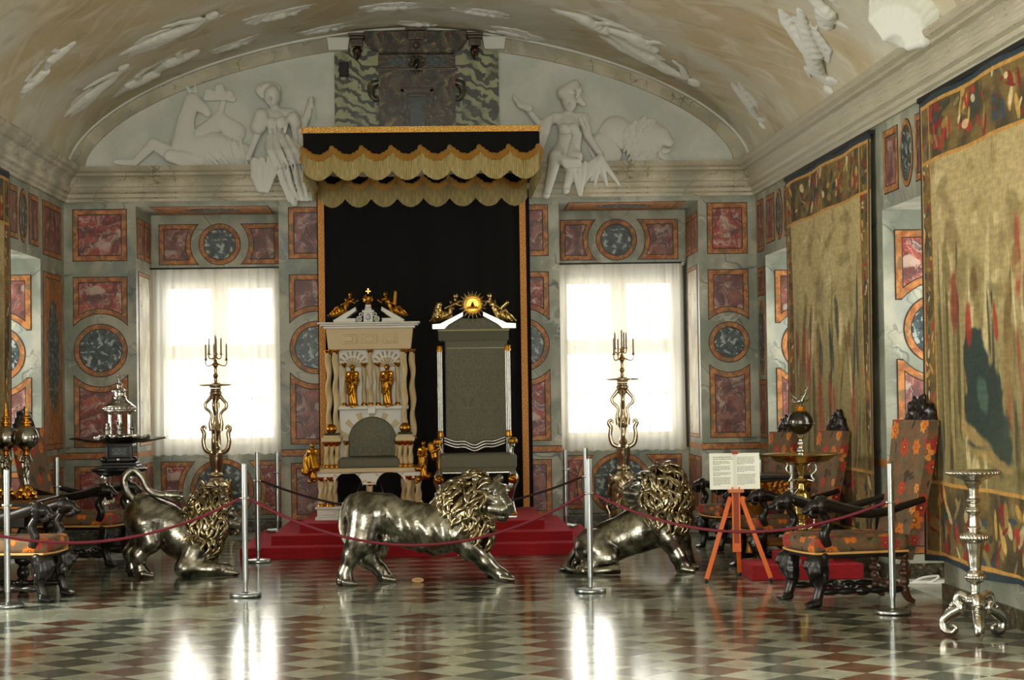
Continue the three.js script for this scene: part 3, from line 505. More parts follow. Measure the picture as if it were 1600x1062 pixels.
  // lion relief
  const lion = [...chain([1.721, 4.167, -20.28, .09], [1.9, 4.267, -20.28, .17], [2.09, 4.177, -20.28, .15], [2.236, 4.158, -20.25, .17]), ...chain([2.258, 4.178, -20.2, .13], [2.376, 4.211, -20.15, .1], [2.466, 4.138, -20.12, .05]), [2.414, 4.048, -20.15, .035, 2.464, 4.05, -20.12, .02], [2.384, 4.245, -20.1, .03, 2.408, 4.228, -20.08, .02], ...chain([2.262, 4.076, -20.25, .1], [2.322, 3.933, -20.2, .05], [2.425, 3.892, -20.15, .04]), ...chain([2.361, 4.078, -20.28, .08], [2.45, 3.963, -20.24, .04], [2.526, 3.917, -20.2, .035]), ...chain([1.77, 4.145, -20.22, .12], [1.873, 4.016, -20.18, .09], [1.761, 3.906, -20.16, .05], [1.908, 3.889, -20.14, .04]), ...chain([1.655, 4.224, -20.3, .02], [1.624, 4.086, -20.28, .02], [1.689, 3.96, -20.26, .025])];
  for (let i = 0; i < 60; i++) { const a = i * 2.4, r = .03 + .19 * Math.sqrt(i / 60), x = 2.2 + Math.cos(a) * r * .9, y = 4.17 + Math.sin(a) * r * 1.15, z = ZB + .24; lion.push([x, y, z, .026, x - .05 + .03 * Math.sin(i), y - .075, z + .06, .01]); }
  one('plaster_lion', 'white plaster lion crouching in low relief on the lunette', 'relief', relief(sculpt(lion, .0125, .012), .45), M.stucco);
  // camel relief
  const cam = [...chain([-2.669, 4.185, -20.2, .13], [-2.644, 4.431, -20.18, .09], [-2.572, 4.628, -20.15, .085], [-2.433, 4.532, -20.1, .05]), [-2.433, 4.532, -20.1, .045, -2.413, 4.498, -20.1, .04], [-2.604, 4.737, -20.2, .03, -2.63, 4.778, -20.2, .015], [-2.543, 4.737, -20.2, .03, -2.543, 4.791, -20.2, .015], ...chain([-2.642, 4.068, -20.24, .17], [-2.374, 4.106, -20.24, .2], [-2.073, 4.049, -20.24, .14]), ...chain([-2.458, 4.261, -20.28, .13], [-2.297, 4.452, -20.3, .07], [-2.137, 4.301, -20.3, .12]), ...chain([-2.715, 4.021, -20.18, .09], [-2.984, 4.177, -20.12, .055], [-3.185, 3.978, -20.12, .04], [-3.368, 3.991, -20.1, .03]), ...chain([-2.525, 3.996, -20.1, .08], [-2.802, 4.045, -20.04, .065], [-2.548, 3.919, -20.02, .045]), ...chain([-2.297, 4.465, -20.3, .04], [-2.241, 4.682, -20.3, .03]),
    ...strands([[-2.489, 4.223, -20.1], [-2.471, 4.069, -20.05], [-2.353, 3.934, -20.05]], [[-2.082, 4.24, -20.15], [-2.038, 4.071, -20.1], [-2, 3.95, -20.1]], 8, .02),
    ...[[-16, -8, .045], [1, -16, .05], [16, -6, .045], [22, 2, .035], [-20, 0, .035]].map(([dx, dy, r]) => [-2.23, 4.666, -20.2, .025, -2.295 + dx * .0068, 4.66 - dy * .0068, ZB + .2, r])];
  one('plaster_camel', 'white plaster kneeling camel with plumed saddle in low relief on the lunette', 'relief', relief(sculpt(cam, .0125, .014), .4), M.stucco);
}
// stucco reliefs on the vault, laid along its curve: [across, along, turn, size, kind]
{
  const ceiling = scene.getObjectByName('ceiling');
  const reliefs = [[-.86, -19.0, .5, 1.0, 0], [-.72, -19.5, .35, 1.1, 1], [-.62, -18.2, .4, 1.1, 0], [-.5, -19.7, .25, .9, 2], [-.9, -17.2, .55, .9, 1], [-.25, -19.9, .1, .9, 2], [.02, -20.05, 0, .8, 2], [.3, -20.0, -.1, 1.0, 2], [.55, -18.6, -.3, 1.2, 1], [.68, -19.3, -.35, 1.2, 0], [.93, -15.9, -.9, 1.3, 0], [.86, -14.6, -.9, 1.2, 1], [.45, -17.4, -.2, 1.0, 2], [-.35, -18.8, .2, 1.0, 2], [.2, -19.2, 0, .9, 2], [.93, -18.9, -.8, .8, 0], [-.05, -19.1, .05, 1.0, 2]];
  for (const [q, z, turn, size, kind] of reliefs) {
    const it = [], sz = size * .42; let c = [0, 0];
    const P = (a, b, h, r) => [a * sz, h * sz, b * sz, r * sz];
    if (kind === 0) { // flying figure: torso, legs trailing, arms and drapery
      it.push(...chain(P(0, 0, .2, .2), P(.45, .1, .22, .17), P(.8, .02, .24, .09)), P(1.05, -.02, .26, .15).slice(0, 3).concat([.15 * sz, .15 * sz, .16 * sz]), ...chain(P(-.1, .05, .2, .2), P(-.6, .25, .16, .15), P(-1.15, .2, .12, .08)), ...chain(P(-.1, -.08, .2, .2), P(-.7, -.15, .16, .14), P(-1.3, -.3, .1, .07)), ...chain(P(.75, .15, .2, .1), P(.9, .5, .16, .07), P(1.2, .6, .12, .05)), ...chain(P(.75, -.1, .2, .1), P(.5, -.45, .16, .07), P(.2, -.6, .12, .05)));
      for (let i = 0; i < 12; i++) it.push(...chain(P(.15 - i * .06, -.25 + i * .02, .1, .05), P(-.35 - i * .08, -.5 + i * .07, .09, .05), P(-.8 - i * .07, -.4 + i * .09, .07, .035), P(-1.1 - i * .03, -.55 + i * .11, .03, .012)));
    } else if (kind === 1) { // group of two small figures on a cloud
      for (const o of [-.6, .5]) it.push(...chain(P(o, 0, .18, .2), P(o + .3, .15, .2, .17)), [(o + .5) * sz, .22 * sz, .22 * sz, .14 * sz, .14 * sz, .15 * sz], ...chain(P(o - .1, 0, .16, .15), P(o - .5, .2, .12, .11), P(o - .8, .05, .08, .06)), ...chain(P(o + .25, .0, .18, .08), P(o + .35, -.3, .14, .06), P(o + .7, -.35, .1, .04)));
      for (let i = 0; i < 9; i++) it.push([(-1 + i * .24) * sz, .02 * sz, (-.3 + rr(-.1, .1)) * sz, .2 * sz, .1 * sz, .14 * sz]);
    } else { // swirling drapery and banners
      for (let i = 0; i < 18; i++) { const y = rr(-.35, .35), l = rr(.5, 1.4), b = rr(-1, .2), e = rr(-.3, .3); it.push(...chain(P(b, y, .05, .03), P(b + l * .35, y + e * .6, .1, .06), P(b + l * .7, y + e * .3, .09, .045), P(b + l, y + e * 1.4, .04, .015))); }
      it.push(...chain(P(-.3, .1, .12, .12), P(.05, .05, .16, .13), P(.25, .12, .16, .06)), [.36 * sz, .16 * sz, .14 * sz, .09 * sz, .1 * sz, .1 * sz]);
    }
    const g = sculpt(it, .013, .018, (x, y, w) => .004 * Math.sin(x * 70 + Math.sin(w * 40) * 2));
    // seat it on the vault: local x along the turn, local y away from the surface
    const p = vaultAt(q, z), e = .01, a = vaultAt(q - e, z), b = vaultAt(q + e, z), tx = new THREE.Vector3(b[0] - a[0], b[1] - a[1], 0).normalize(), nn = new THREE.Vector3(tx.y, -tx.x, 0), tz = new THREE.Vector3().crossVectors(tx, nn);
    g.scale(1, .55, 1).rotateY(turn).applyMatrix4(new THREE.Matrix4().makeBasis(tx, nn, tz)).translate(p[0] - nn.x * .02, p[1] - nn.y * .02, p[2]);
    part(ceiling, 'stucco_relief', g, M.stucco, kind === 0 ? 'white stucco flying figure on the vault' : kind === 1 ? 'pair of white stucco cherubs on the vault' : 'swirl of white stucco drapery on the vault');
  }
  // large shell with cherub over the cornice above the tapestries
  const ribs = []; const base = new THREE.Vector3(3.388, 4.064, -13.2);
  for (let i = 0; i <= 11; i++) { const a = -.5 + 2.0 * i / 11, l = .36 + .05 * Math.sin(i * .3); ribs.push(...chain([-.1, -.16, 0, .02], [-.1 + Math.sin(a) * l * .35, -.16 + Math.cos(a) * l * .3 - .05, .1, .03], [-.1 + Math.sin(a) * l * .75, -.16 + Math.cos(a) * l * .72 - .05, .13, .042], [-.1 + Math.sin(a) * l, -.16 + Math.cos(a) * l, .08, .03])); }
  for (let i = 0; i < 9; i++) ribs.push(...chain([-.14 - i * .012, -.05 + i * .03, .04, .02], [-.18 - i * .02, .02 + i * .035, .06, .022], [-.24 - i * .015, .06 + i * .04, .03, .008]));
  ribs.push([.22, .22, .08, .07, .08, .07], ...chain([.18, .3, .04, .05], [.1, .42, .05, .06], [.0, .5, .03, .04]));
  const gs = scl(sculpt(ribs, .012, .014), 1.0).rotateY(-.8).translate(base.x - .06, base.y, base.z);
  part(ceiling, 'stucco_relief', gs, M.stucco, 'ribbed white stucco shell with foliage over the cornice');
}
// ---------------------------------------------------------------- marble overmantel above the canopy
{
  const o = thing('marble_overmantel', 'dark marble overmantel with green striped slab and hanging acorns, above the canopy', 'overmantel', [-.205, 0, ZB + .02]);
  const s = .0068, X = (p) => (p - 651) * s, Y = (p) => 4.345 + (196 - p) * s;
  const b = (x0, x1, y0, y1, z0, z1, r = .008) => box(X(x0), X(x1), Y(y1), Y(y0), z0, z1, r);
  part(o, 'striped_slab', box(X(523), X(779), 3.95, Y(72), 0, .06), M.stripe, 'green striped marble slab');
  part(o, 'body', merge([box(X(592), X(711), 3.95, Y(110), .05, .16), b(588, 715, 107, 111, .05, .19), b(592, 711, 85, 108, .05, .15)]), M.breccia);
  part(o, 'frame_moulding', merge([box(X(625), X(631), 3.95, Y(141), .15, .2), box(X(672), X(678), 3.95, Y(141), .15, .2), b(625, 678, 139, 146, .15, .2), box(X(634), X(638), 3.95, Y(150), .15, .18), box(X(665), X(669), 3.95, Y(150), .15, .18), b(634, 669, 147, 152, .15, .18)]), M.breccia);
  part(o, 'slate_insert', box(X(640), X(663), 3.95, Y(153), .15, .168), M.slate, 'grey slate panel');
  for (const [a, c] of [[608, 636], [666, 697]]) part(o, 'slate_insert', b(a, c, 91, 103, .14, .158, .004), M.slate, 'small grey slate tablet');
  part(o, 'cartouche', merge([scl(ball(0, 0, 0, 1, 20), .062, .085, .05).translate(X(651), Y(101), .15), ...[0, 1, 2, 3, 4, 5, 6, 7].map((i) => ball(X(651) + Math.cos(i * .785) * .06, Y(101) + Math.sin(i * .785) * .09, .165, .025, 10))]), M.breccia);
  part(o, 'cartouche_stone', scl(ball(0, 0, 0, 1, 20), .03, .055, .03).translate(X(651), Y(102), .2), std({ color: 0x101214, roughness: .15 }));
  for (const k of [-1, 1]) {
    part(o, 'scroll_ear', tube([[k * .46 * 0 + (k > 0 ? X(708) : X(594)), Y(128), .12], [(k > 0 ? X(720) : X(582)), Y(133), .12], [(k > 0 ? X(722) : X(581)), Y(148), .12], [(k > 0 ? X(713) : X(589)), Y(156), .12], [(k > 0 ? X(712) : X(590)), Y(149), .12]], [.03, .05, .04, .025, .02], 30, 10), M.breccia);
    const c = k > 0 ? 742 : 559;
    part(o, 'bracket', merge([b(c - 13, c + 13, 54, 58, .05, .26), b(c - 11, c + 11, 58, 62, .05, .23), b(c - 9, c + 9, 62, 73, .05, .2)]), M.breccia);
    part(o, 'acorn_pendant', lathe([[0, -.135], [.012, -.13], [.035, -.09], [.045, -.05], [.052, -.045], [.05, -.02], [.03, 0], [0, .0]], 18).translate(X(c), Y(74), .13), std({ color: 0x3a2018, roughness: .25 }), 'dark polished acorn pendant');
  }
  const cr = poly([[X(571), Y(50)], [X(571), Y(64)], [X(576), Y(74)], [X(585), Y(81)], [X(597), Y(85)], [X(705), Y(85)], [X(717), Y(81)], [X(725), Y(74)], [X(730), Y(64)], [X(730), Y(50)]].reverse());
  part(o, 'cresting', extrude(cr, .17, .05, .012), M.breccia);
  part(o, 'keystone', merge([b(635, 667, 46, 51, .2, .29), b(638, 664, 51, 65, .2, .26), b(642, 660, 65, 82, .2, .24), lathe([[0, -.1], [.03, -.07], [.045, -.03], [.02, 0]], 16).translate(X(651), Y(68), .25)]), M.breccia);
  for (const [a, c] of [[512, 548], [754, 791]]) part(o, 'plaster_shoulder', extrude(poly([[X(a), Y(58)], [X(a) + .02, Y(78)], [X(c) - .02, Y(78)], [X(c), Y(58)]]), .16, .0, .01), M.stucco, 'white moulded plaster shoulder');
  one('loudspeaker', 'small black box fixed to the striped marble slab', 'speaker', box(-.048, .048, -.075, .075, 0, .07, .006), M.black, [-.205 + X(538), Y(107), ZB + .082]);
}
// ---------------------------------------------------------------- textiles and metals
T.velvetN = tex(256, (u, v) => { const n = 128 + 60 * noise(u * 64, v * 64, 64, 31) + 30 * noise(u * 16, v * 16, 16, 32); return [n, n, n]; }, 3, false);
T.braid = tex(256, (u, v) => { const k = Math.max(0, noise(u * 24, v * 24, 24, 41)) + .6 * Math.max(0, noise(u * 48, v * 48, 48, 42)); const c = mix([222, 138, 34], [255, 238, 150], Math.min(1, k * 2)); return c; }, 4);
T.braidB = tex(256, (u, v) => { const n = 120 + 130 * noise(u * 24, v * 24, 24, 41) + 50 * noise(u * 48, v * 48, 48, 42); return [n, n, n]; }, 4, false);
T.carpet = tex(256, (u, v) => { const n = .85 + .35 * noise(u * 64, v * 64, 64, 51) + .12 * noise(u * 6, v * 6, 6, 52); return [178 * n, 14 * n, 26 * n]; }, 2.2);
T.fringe = tex(256, (u, v) => { const n = noise(u * 128, v * 4, 128, 55), m = noise(u * 32, v * 2, 32, 56); const c = mix([134, 116, 66], [196, 178, 118], .5 + .6 * n + .3 * m); return c; }, 3);
Object.assign(M, {
  velvet: std({ color: 0x040404, roughness: 1 }), lining: std({ color: 0x3a0610, roughness: .9 }),
  braid: std({ map: T.braid, bumpMap: T.braidB, bumpScale: .006, roughness: .3, metalness: .25 }), fringe: std({ map: T.fringe, roughness: .6, metalness: .15 }),
  carpet: phys({ map: T.carpet, bumpMap: T.velvetN, bumpScale: .004, roughness: 1, sheen: .4, sheenColor: new THREE.Color(.6, .05, .08), sheenRoughness: .5 }),
  gold: std({ color: 0xd69a3a, metalness: 1, roughness: .24 }), goldDark: std({ color: 0xb07a24, metalness: 1, roughness: .3 }), silver: std({ color: 0xd4d2ca, metalness: 1, roughness: .2 }), silverGilt: std({ color: 0xcbb070, metalness: 1, roughness: .24 }), tarnish: std({ color: 0x8d8a80, metalness: 1, roughness: .26 }),
  steel: std({ color: 0xa4a9a8, metalness: 1, roughness: .32 }), ebony: std({ color: 0x0e0d0c, roughness: .28 }), ivory: std({ color: 0xc2ab7c, roughness: .45 }), pearl: phys({ color: 0xd2d0c6, roughness: .38 }),
});
// ---------------------------------------------------------------- dais and canopy
{
  const d = thing('dais', 'three-stepped dais covered in red carpet under the thrones', 'dais', [-.2, 0, -17.8]);
  const st = (x0, x1, y0, y1, z) => box(x0 + .2, x1 + .2, y0, y1, ZB + 17.8 + .025, z + 17.8, .012);
  part(d, 'step', st(-1.865, 1.47, 0.0, .11, -17.8), M.carpet); part(d, 'step', st(-1.6, 1.23, .1, .2, -18.08), M.carpet); part(d, 'step', st(-1.355, .98, .19, .29, -18.36), M.carpet);
}
{
  const c = thing('throne_canopy', 'black velvet canopy with gold braid and fringed scalloped valances over the thrones', 'canopy', [-.15, 0, ZB + .02]);
  const W = 1.122, DP = 2.12, TOP = 4.06, N = 8;
  const cusp = (t) => Math.pow(Math.abs(Math.sin(Math.PI * t)), .75);        // 0 at the peaks
  // a run of valance from A to B (plan points), n scallops
  function valance(ax, az, bx, bz, n, out, low = 0) {
    const S = n * 16, at = (t) => [ax + (bx - ax) * t, az + (bz - az) * t], yb = (t) => 3.865 - low - .095 * cusp(t * n), nx = out[0], nz = out[1];
    const strip = (top, bot, off, seg = S, ripple = 0) => {
      const pos = [], uv = [], idx = [], len = Math.hypot(bx - ax, bz - az);
      for (let i = 0; i <= seg; i++) { const t = i / seg, [x, z] = at(t), o = off + ripple * (i & 1 ? 1 : -1) + .012 * Math.sin(t * n * 6.28); pos.push(x + nx * o, top(t), z + nz * o, x + nx * (o + ripple * .3), bot(t) + (ripple ? .006 * (hash(i, n, 3) - .5) : 0), z + nz * o); uv.push(t * len, top(t), t * len, bot(t)); if (i < seg) { const k = i * 2; idx.push(k, k + 1, k + 2, k + 2, k + 1, k + 3, k, k + 2, k + 1, k + 2, k + 3, k + 1); } }
      const g = new THREE.BufferGeometry(); g.setAttribute('position', new THREE.Float32BufferAttribute(pos, 3)); g.setAttribute('uv', new THREE.Float32BufferAttribute(uv, 2)); g.setIndex(idx.filter((_, i) => i % 12 < 6)); g.computeVertexNormals(); return g;
    };
    part(c, 'valance_velvet', strip(() => TOP - .02, (t) => yb(t) - .02, 0), M.velvet, 'black velvet valance');
    part(c, 'valance_lining', strip(() => TOP - .02, (t) => yb(t) - .06, -.012), M.lining);
    part(c, 'fringe', strip((t) => yb(t) - .03, (t) => yb(t) - .225, .004, Math.round(Math.hypot(bx - ax, bz - az) / .0105), .004), M.fringe, 'olive gold bullion fringe');
    const pts = []; for (let i = 0; i <= S; i++) { const t = i / S, [x, z] = at(t); pts.push([x + nx * (.012 + .012 * Math.sin(t * n * 6.28)), yb(t) - .012, z + nz * (.012 + .012 * Math.sin(t * n * 6.28))]); }
    // braid: scalloped galloon made of a band and little loops
    const bd = []; for (let i = 0; i < S; i++) { const a = pts[i], b = pts[i + 1]; bd.push([(a[0] + b[0]) / 2, (a[1] + b[1]) / 2, (a[2] + b[2]) / 2]); }
    const beads = bd.map((p, i) => scl(new THREE.IcosahedronGeometry(1, 1), .022 + .006 * (i & 1), .03 + .006 * ((i >> 1) & 1), .013).translate(p[0], p[1] + .006 * (i & 1 ? 1 : -1), p[2]));
    part(c, 'braid', merge(beads), M.braid, 'gold braid along the scallops');
    const band = (y0, y1, th) => { const L = Math.hypot(bx - ax, bz - az), g = box(-L / 2, L / 2, y0, y1, -.004, th, 0); return g.rotateY(Math.atan2(-(bz - az), bx - ax)).translate((ax + bx) / 2 + nx * .008, 0, (az + bz) / 2 + nz * .008); };
    part(c, 'top_braid', band(TOP - .062, TOP - .005, .012), M.braid, 'gold braid along the top edge');
  }
  part(c, 'roof', box(-W, W, TOP - .03, TOP, 0, DP), M.velvet);
  valance(-W, DP, W, DP, N, [0, 1]);
  valance(W, DP, W, .1, 7, [1, 0]); valance(-W, .1, -W, DP, 7, [-1, 0]);
  valance(-W + .02, .1, W - .02, .1, N, [0, 1], .06);
  // back cloth with gold edging
  const g = new THREE.PlaneGeometry(2.2, 3.72, 60, 4), p = g.attributes.position; for (let i = 0; i < p.count; i++) p.setZ(i, .012 * Math.sin(p.getX(i) * 9) + .008 * Math.sin(p.getX(i) * 23)); g.computeVertexNormals();
  part(c, 'back_cloth', merge([g.translate(0, .3 + 1.86, .06), box(-1.13, -1.1, .3, 4.03, .02, .05), box(1.09, 1.12, .3, 4.03, .02, .05)]), M.velvet, 'black velvet back cloth');
  for (const x of [-1.085, 1.045]) part(c, 'edge_braid', box(x - .033, x + .033, .3, 4.0, .078, .088), std({ map: T.braid, color: 0xc8b088, roughness: .5, metalness: .3 }), 'gold braid down the edge of the cloth');
}
// ---------------------------------------------------------------- silver lions
T.lionB = tex(256, (u, v) => { const n = 128 + 60 * fbm(u, v, 16, 4, 201) * 2; return [n, n, n]; }, 3, false);
T.lionR = tex(256, (u, v) => { const n = 80 + 110 * (.5 + fbm(u, v, 6, 5, 207)); return [n, n, n]; }, 2, false);
T.lionC = tex(512, (u, v) => { const a = fbm(u, v, 5, 5, 211), b = fbm(u, v, 9, 4, 219); let c = mix([118, 115, 105], [180, 177, 166], ss(-.3, .3, a)); c = mix(c, [92, 88, 76], ss(.1, .42, b) * .6); return c; }, 2.2);
T.maneC = tex(512, (u, v) => { const a = fbm(u, v, 6, 5, 231), b = fbm(u, v, 12, 4, 239); let c = mix([116, 111, 98], [172, 166, 146], ss(-.3, .3, a)); c = mix(c, [206, 168, 84], ss(.0, .25, b) * .75); c = mix(c, [56, 48, 34], ss(.12, .4, -b) * .6); return c; }, 2.6);
M.lion = std({ map: T.lionC, metalness: 1, roughness: .27, bumpMap: T.lionB, bumpScale: .002 });
M.mane = std({ map: T.maneC, metalness: 1, roughness: .22 });
let FINE = [];   // heads and paws get a finer grid of their own
function lionHead(H, f, u, k = 1) {
  const F = new THREE.Vector3(...f).normalize(), U = new THREE.Vector3(...u), R = new THREE.Vector3().crossVectors(F, U).normalize(); U.crossVectors(R, F);
  const P = (a, b, c) => [H[0] + (F.x * a + U.x * b + R.x * c) * k, H[1] + (F.y * a + U.y * b + R.y * c) * k, H[2] + (F.z * a + U.z * b + R.z * c) * k];
  const it = [[...P(-.02, .01, 0), .12 * k, ...P(.05, .03, 0), .105 * k], [...P(.08, -.01, 0), .085 * k, ...P(.2, -.045, 0), .055 * k], [...P(.08, -.1, 0), .055 * k, ...P(.18, -.115, 0), .04 * k], [...P(.06, .09, 0), .035 * k, ...P(.21, .0, 0), .034 * k], [...P(.235, -.01, .0), .028 * k, ...P(.235, -.012, .001), .028 * k]];
  for (const s of [-1, 1]) it.push([...P(.09, .085, s * .05), .03 * k, ...P(.06, .08, s * .1), .03 * k], [...P(.2, -.055, s * .035), .04 * k, ...P(.12, -.06, s * .06), .045 * k], [...P(.02, -.04, s * .085), .06 * k, ...P(.05, -.06, s * .07), .05 * k], [...P(-.03, .1, s * .1), .042 * k, ...P(-.02, .135, s * .12), .032 * k], [...P(.13, .045, s * .056), .019 * k, ...P(.131, .045, s * .056), .019 * k], [...P(.1, .075, s * .04), .022 * k, ...P(.12, .068, s * .085), .018 * k], [...P(.1, .015, s * .07), .03 * k, ...P(.14, .0, s * .05), .026 * k]);
  FINE.push(it); return [it[0], it[1]];
}
function paw(x, y, z, dx, dz, r) { const it = []; for (let i = -1.5; i <= 1.5; i++) it.push([x - dz * i * r * .55, y + r * .62, z + dx * i * r * .55, r * .55, x + dx * r * 1.5 - dz * i * r * .62, y + r * .34, z + dz * r * 1.5 + dx * i * r * .62, r * .34]); if (r > .045) { it.push([x - dx * r * .4, y + r * .75, z - dz * r * .4, r * .85, x + dx * r * .8, y + r * .6, z + dz * r * .8, r * .62]); FINE.push(it); return [[x, y + r * .8, z, r * .8, x + dx * r * .5, y + r * .7, z + dz * r * .5, r * .7]]; } return it; }
function lionBody(items, cell, k, disp) { const g = merge([sculpt(items, cell, k, disp), ...FINE.map((f) => sculpt(f, .0065, .014))]); FINE = []; return g; }
// wavy locks over ellipsoids [cx,cy,cz, rx,ry,rz, count, flow xyz]
function maneGeo(blobs, skip) {
  const gs = [];
  for (const [cx, cy, cz, rx, ry, rz, n, fx, fy, fz] of blobs) for (let m = n * 1.7 | 0, i = 0; i < m; i++) {
    const h = 1 - 2 * (i + .5) / m, a = i * 2.39996 + rr(-.2, .2), q = Math.sqrt(1 - h * h), d = [q * Math.cos(a), h, q * Math.sin(a)];
    const p0 = [cx + d[0] * rx, cy + d[1] * ry, cz + d[2] * rz]; if (skip && skip(p0)) continue;
    let dir = new THREE.Vector3(fx + rr(-.5, .5), fy + rr(-.35, .35), fz + rr(-.5, .5)), nn = new THREE.Vector3(d[0] / rx, d[1] / ry, d[2] / rz).normalize(); dir.addScaledVector(nn, -dir.dot(nn)); if (dir.length() < .05) continue; dir.normalize();
    const side = new THREE.Vector3().crossVectors(nn, dir), L = rr(.1, .16), w = rr(.008, .016) * (rnd() < .5 ? 1 : -1), pts = [];
    for (let k = 0; k <= 5; k++) { const t = k / 5, b = -.004 + .014 * Math.sin(t * 3.14) - .012 * t * t, s = Math.sin(t * 7) * w; pts.push([p0[0] + dir.x * L * t + nn.x * (b - L * L * t * t * 1.2 * .6 / Math.max(rx, ry)) + side.x * s, p0[1] + dir.y * L * t + nn.y * b + side.y * s, p0[2] + dir.z * L * t + nn.z * b + side.z * s]); }
    gs.push(tube(pts, [.014, .023, .023, .019, .013, .003], 10, 6));
  }
  return merge(gs);
}
// striding lion in front of the thrones
{
  const o = thing('silver_lion', 'silver lion with gilded mane stretching forward in front of the thrones', 'lion statue', [-.168, 0, -15.45], .12, 'silver lions');
  const items = [
    ...chain([-.47, .57, 0, .15], [-.3, .545, 0, .165], [-.1, .46, 0, .175], [.12, .42, 0, .2], [.3, .47, 0, .21], [.42, .55, 0, .19]),
    [-.46, .56, 0, .17, .17, .15],
    ...chain([-.46, .54, .1, .14], [-.5, .35, .13, .115], [-.57, .24, .13, .066], [-.625, .1, .13, .045], [-.61, .04, .13, .045]), ...paw(-.63, 0, .13, 1, 0, .055),
    ...chain([-.42, .5, -.1, .13], [-.42, .32, -.12, .11], [-.43, .2, -.12, .08], [-.33, .1, -.12, .05], [-.28, .04, -.12, .045]), ...paw(-.29, 0, -.12, 1, 0, .052),
    ...chain([.26, .38, .13, .12], [.36, .28, .14, .085], [.5, .15, .14, .06], [.62, .05, .14, .05]), ...paw(.63, 0, .14, 1, .1, .056),
    ...chain([.36, .4, -.13, .11], [.46, .26, -.15, .075], [.55, .13, -.16, .055], [.6, .05, -.16, .046]), ...paw(.6, 0, -.16, 1, 0, .05),
    [.3, .44, .1, .13, .17, .1], ...lionHead([.53, .67, .1], [.55, -.14, .83], [0, 1, 0], 1.08),
    [-.2, .34, .1, .03, -.02, .3, .09, .05], [-.3, .35, .1, .035, -.32, .25, .06, .045],
  ];
  part(o, 'body', lionBody(items, .013, .05, (x, y, z) => x > -.3 && x < .2 ? .004 * Math.sin(x * 62 + y * 26) : 0), M.lion, 'dark polished silver body');
  part(o, 'tail', tube([[-.49, .69, 0], [-.56, .68, .02], [-.625, .58, .06], [-.645, .46, .1], [-.62, .36, .13], [-.58, .3, .16]], [.04, .034, .03, .028, .026, .022], 40, 10), M.lion);
  const nearFace = (p) => { const dx = p[0] - .66, dy = p[1] - .62, dz = p[2] - .2; return dx * dx + dy * dy * .8 + dz * dz < .034; };
  part(o, 'mane', merge([sculpt([...chain([.22, .5, 0, .2], [.36, .56, 0, .22], [.46, .66, .02, .18]), [.4, .42, .02, .15, .2, .15]], .022, .06), maneGeo([[.46, .68, .03, .17, .19, .2, 90, -.5, -.6, .1], [.34, .54, .02, .24, .27, .235, 150, -.45, -.8, 0], [.42, .4, .03, .16, .2, .19, 60, -.1, -1, 0]], nearFace)]), M.mane, 'gilded wavy mane');
}
// crouching lion on the easel side, head turned back
{
  const o = thing('silver_lion', 'silver lion with gilded mane sitting low, head turned away, beside the easel', 'lion statue', [1.63, 0, -16.05], 0, 'silver lions');
  const items = [
    ...chain([-.36, .23, 0, .15], [-.2, .26, 0, .165], [-.02, .33, .0, .18], [.14, .4, .0, .2], [.2, .5, 0, .18]),
    [-.37, .2, .12, .17, .16, .1], [-.36, .2, -.12, .17, .15, .1],
    ...chain([-.38, .2, .15, .11], [-.26, .13, .19, .08], [-.42, .06, .2, .05]), ...paw(-.47, 0, .2, 1, .2, .055),
    ...chain([-.38, .2, -.15, .1], [-.46, .1, -.19, .06], [-.54, .05, -.18, .045]), ...paw(-.55, 0, -.16, -1, .2, .05),
    ...chain([.17, .38, .14, .13], [.24, .28, .17, .085], [.32, .13, .18, .06], [.36, .05, .18, .052]), ...paw(.36, 0, .18, 1, .2, .056),
    ...chain([.26, .36, -.12, .11], [.38, .24, -.14, .08], [.42, .12, -.14, .055], [.43, .05, -.14, .05]), ...paw(.44, 0, -.14, 1, 0, .052),
    ...lionHead([.13, .7, -.04], [-.86, .0, -.4], [0, 1, 0], 1.0),
  ];
  part(o, 'body', lionBody(items, .013, .05), M.lion, 'dark polished silver body');
  part(o, 'tail', tube([[-.48, .22, -.02], [-.58, .1, .02], [-.58, .04, .12], [-.45, .035, .26], [-.3, .04, .3], [-.18, .05, .28]], [.035, .03, .028, .026, .03, .045], 40, 10), M.lion);
  const skip = (p) => { const dx = p[0] + .03, dy = p[1] - .68, dz = p[2] + .1; return dx * dx + dy * dy + dz * dz < .026; };
  part(o, 'mane', merge([sculpt([...chain([.2, .44, 0, .2], [.24, .58, .02, .2], [.22, .71, .0, .17])], .022, .06), maneGeo([[.23, .72, .01, .18, .17, .19, 100, .3, -.6, .1], [.24, .58, .03, .22, .2, .23, 120, .05, -1, .1], [.22, .43, .03, .22, .18, .23, 90, 0, -1, .1]], skip)]), M.mane, 'gilded wavy mane');
}
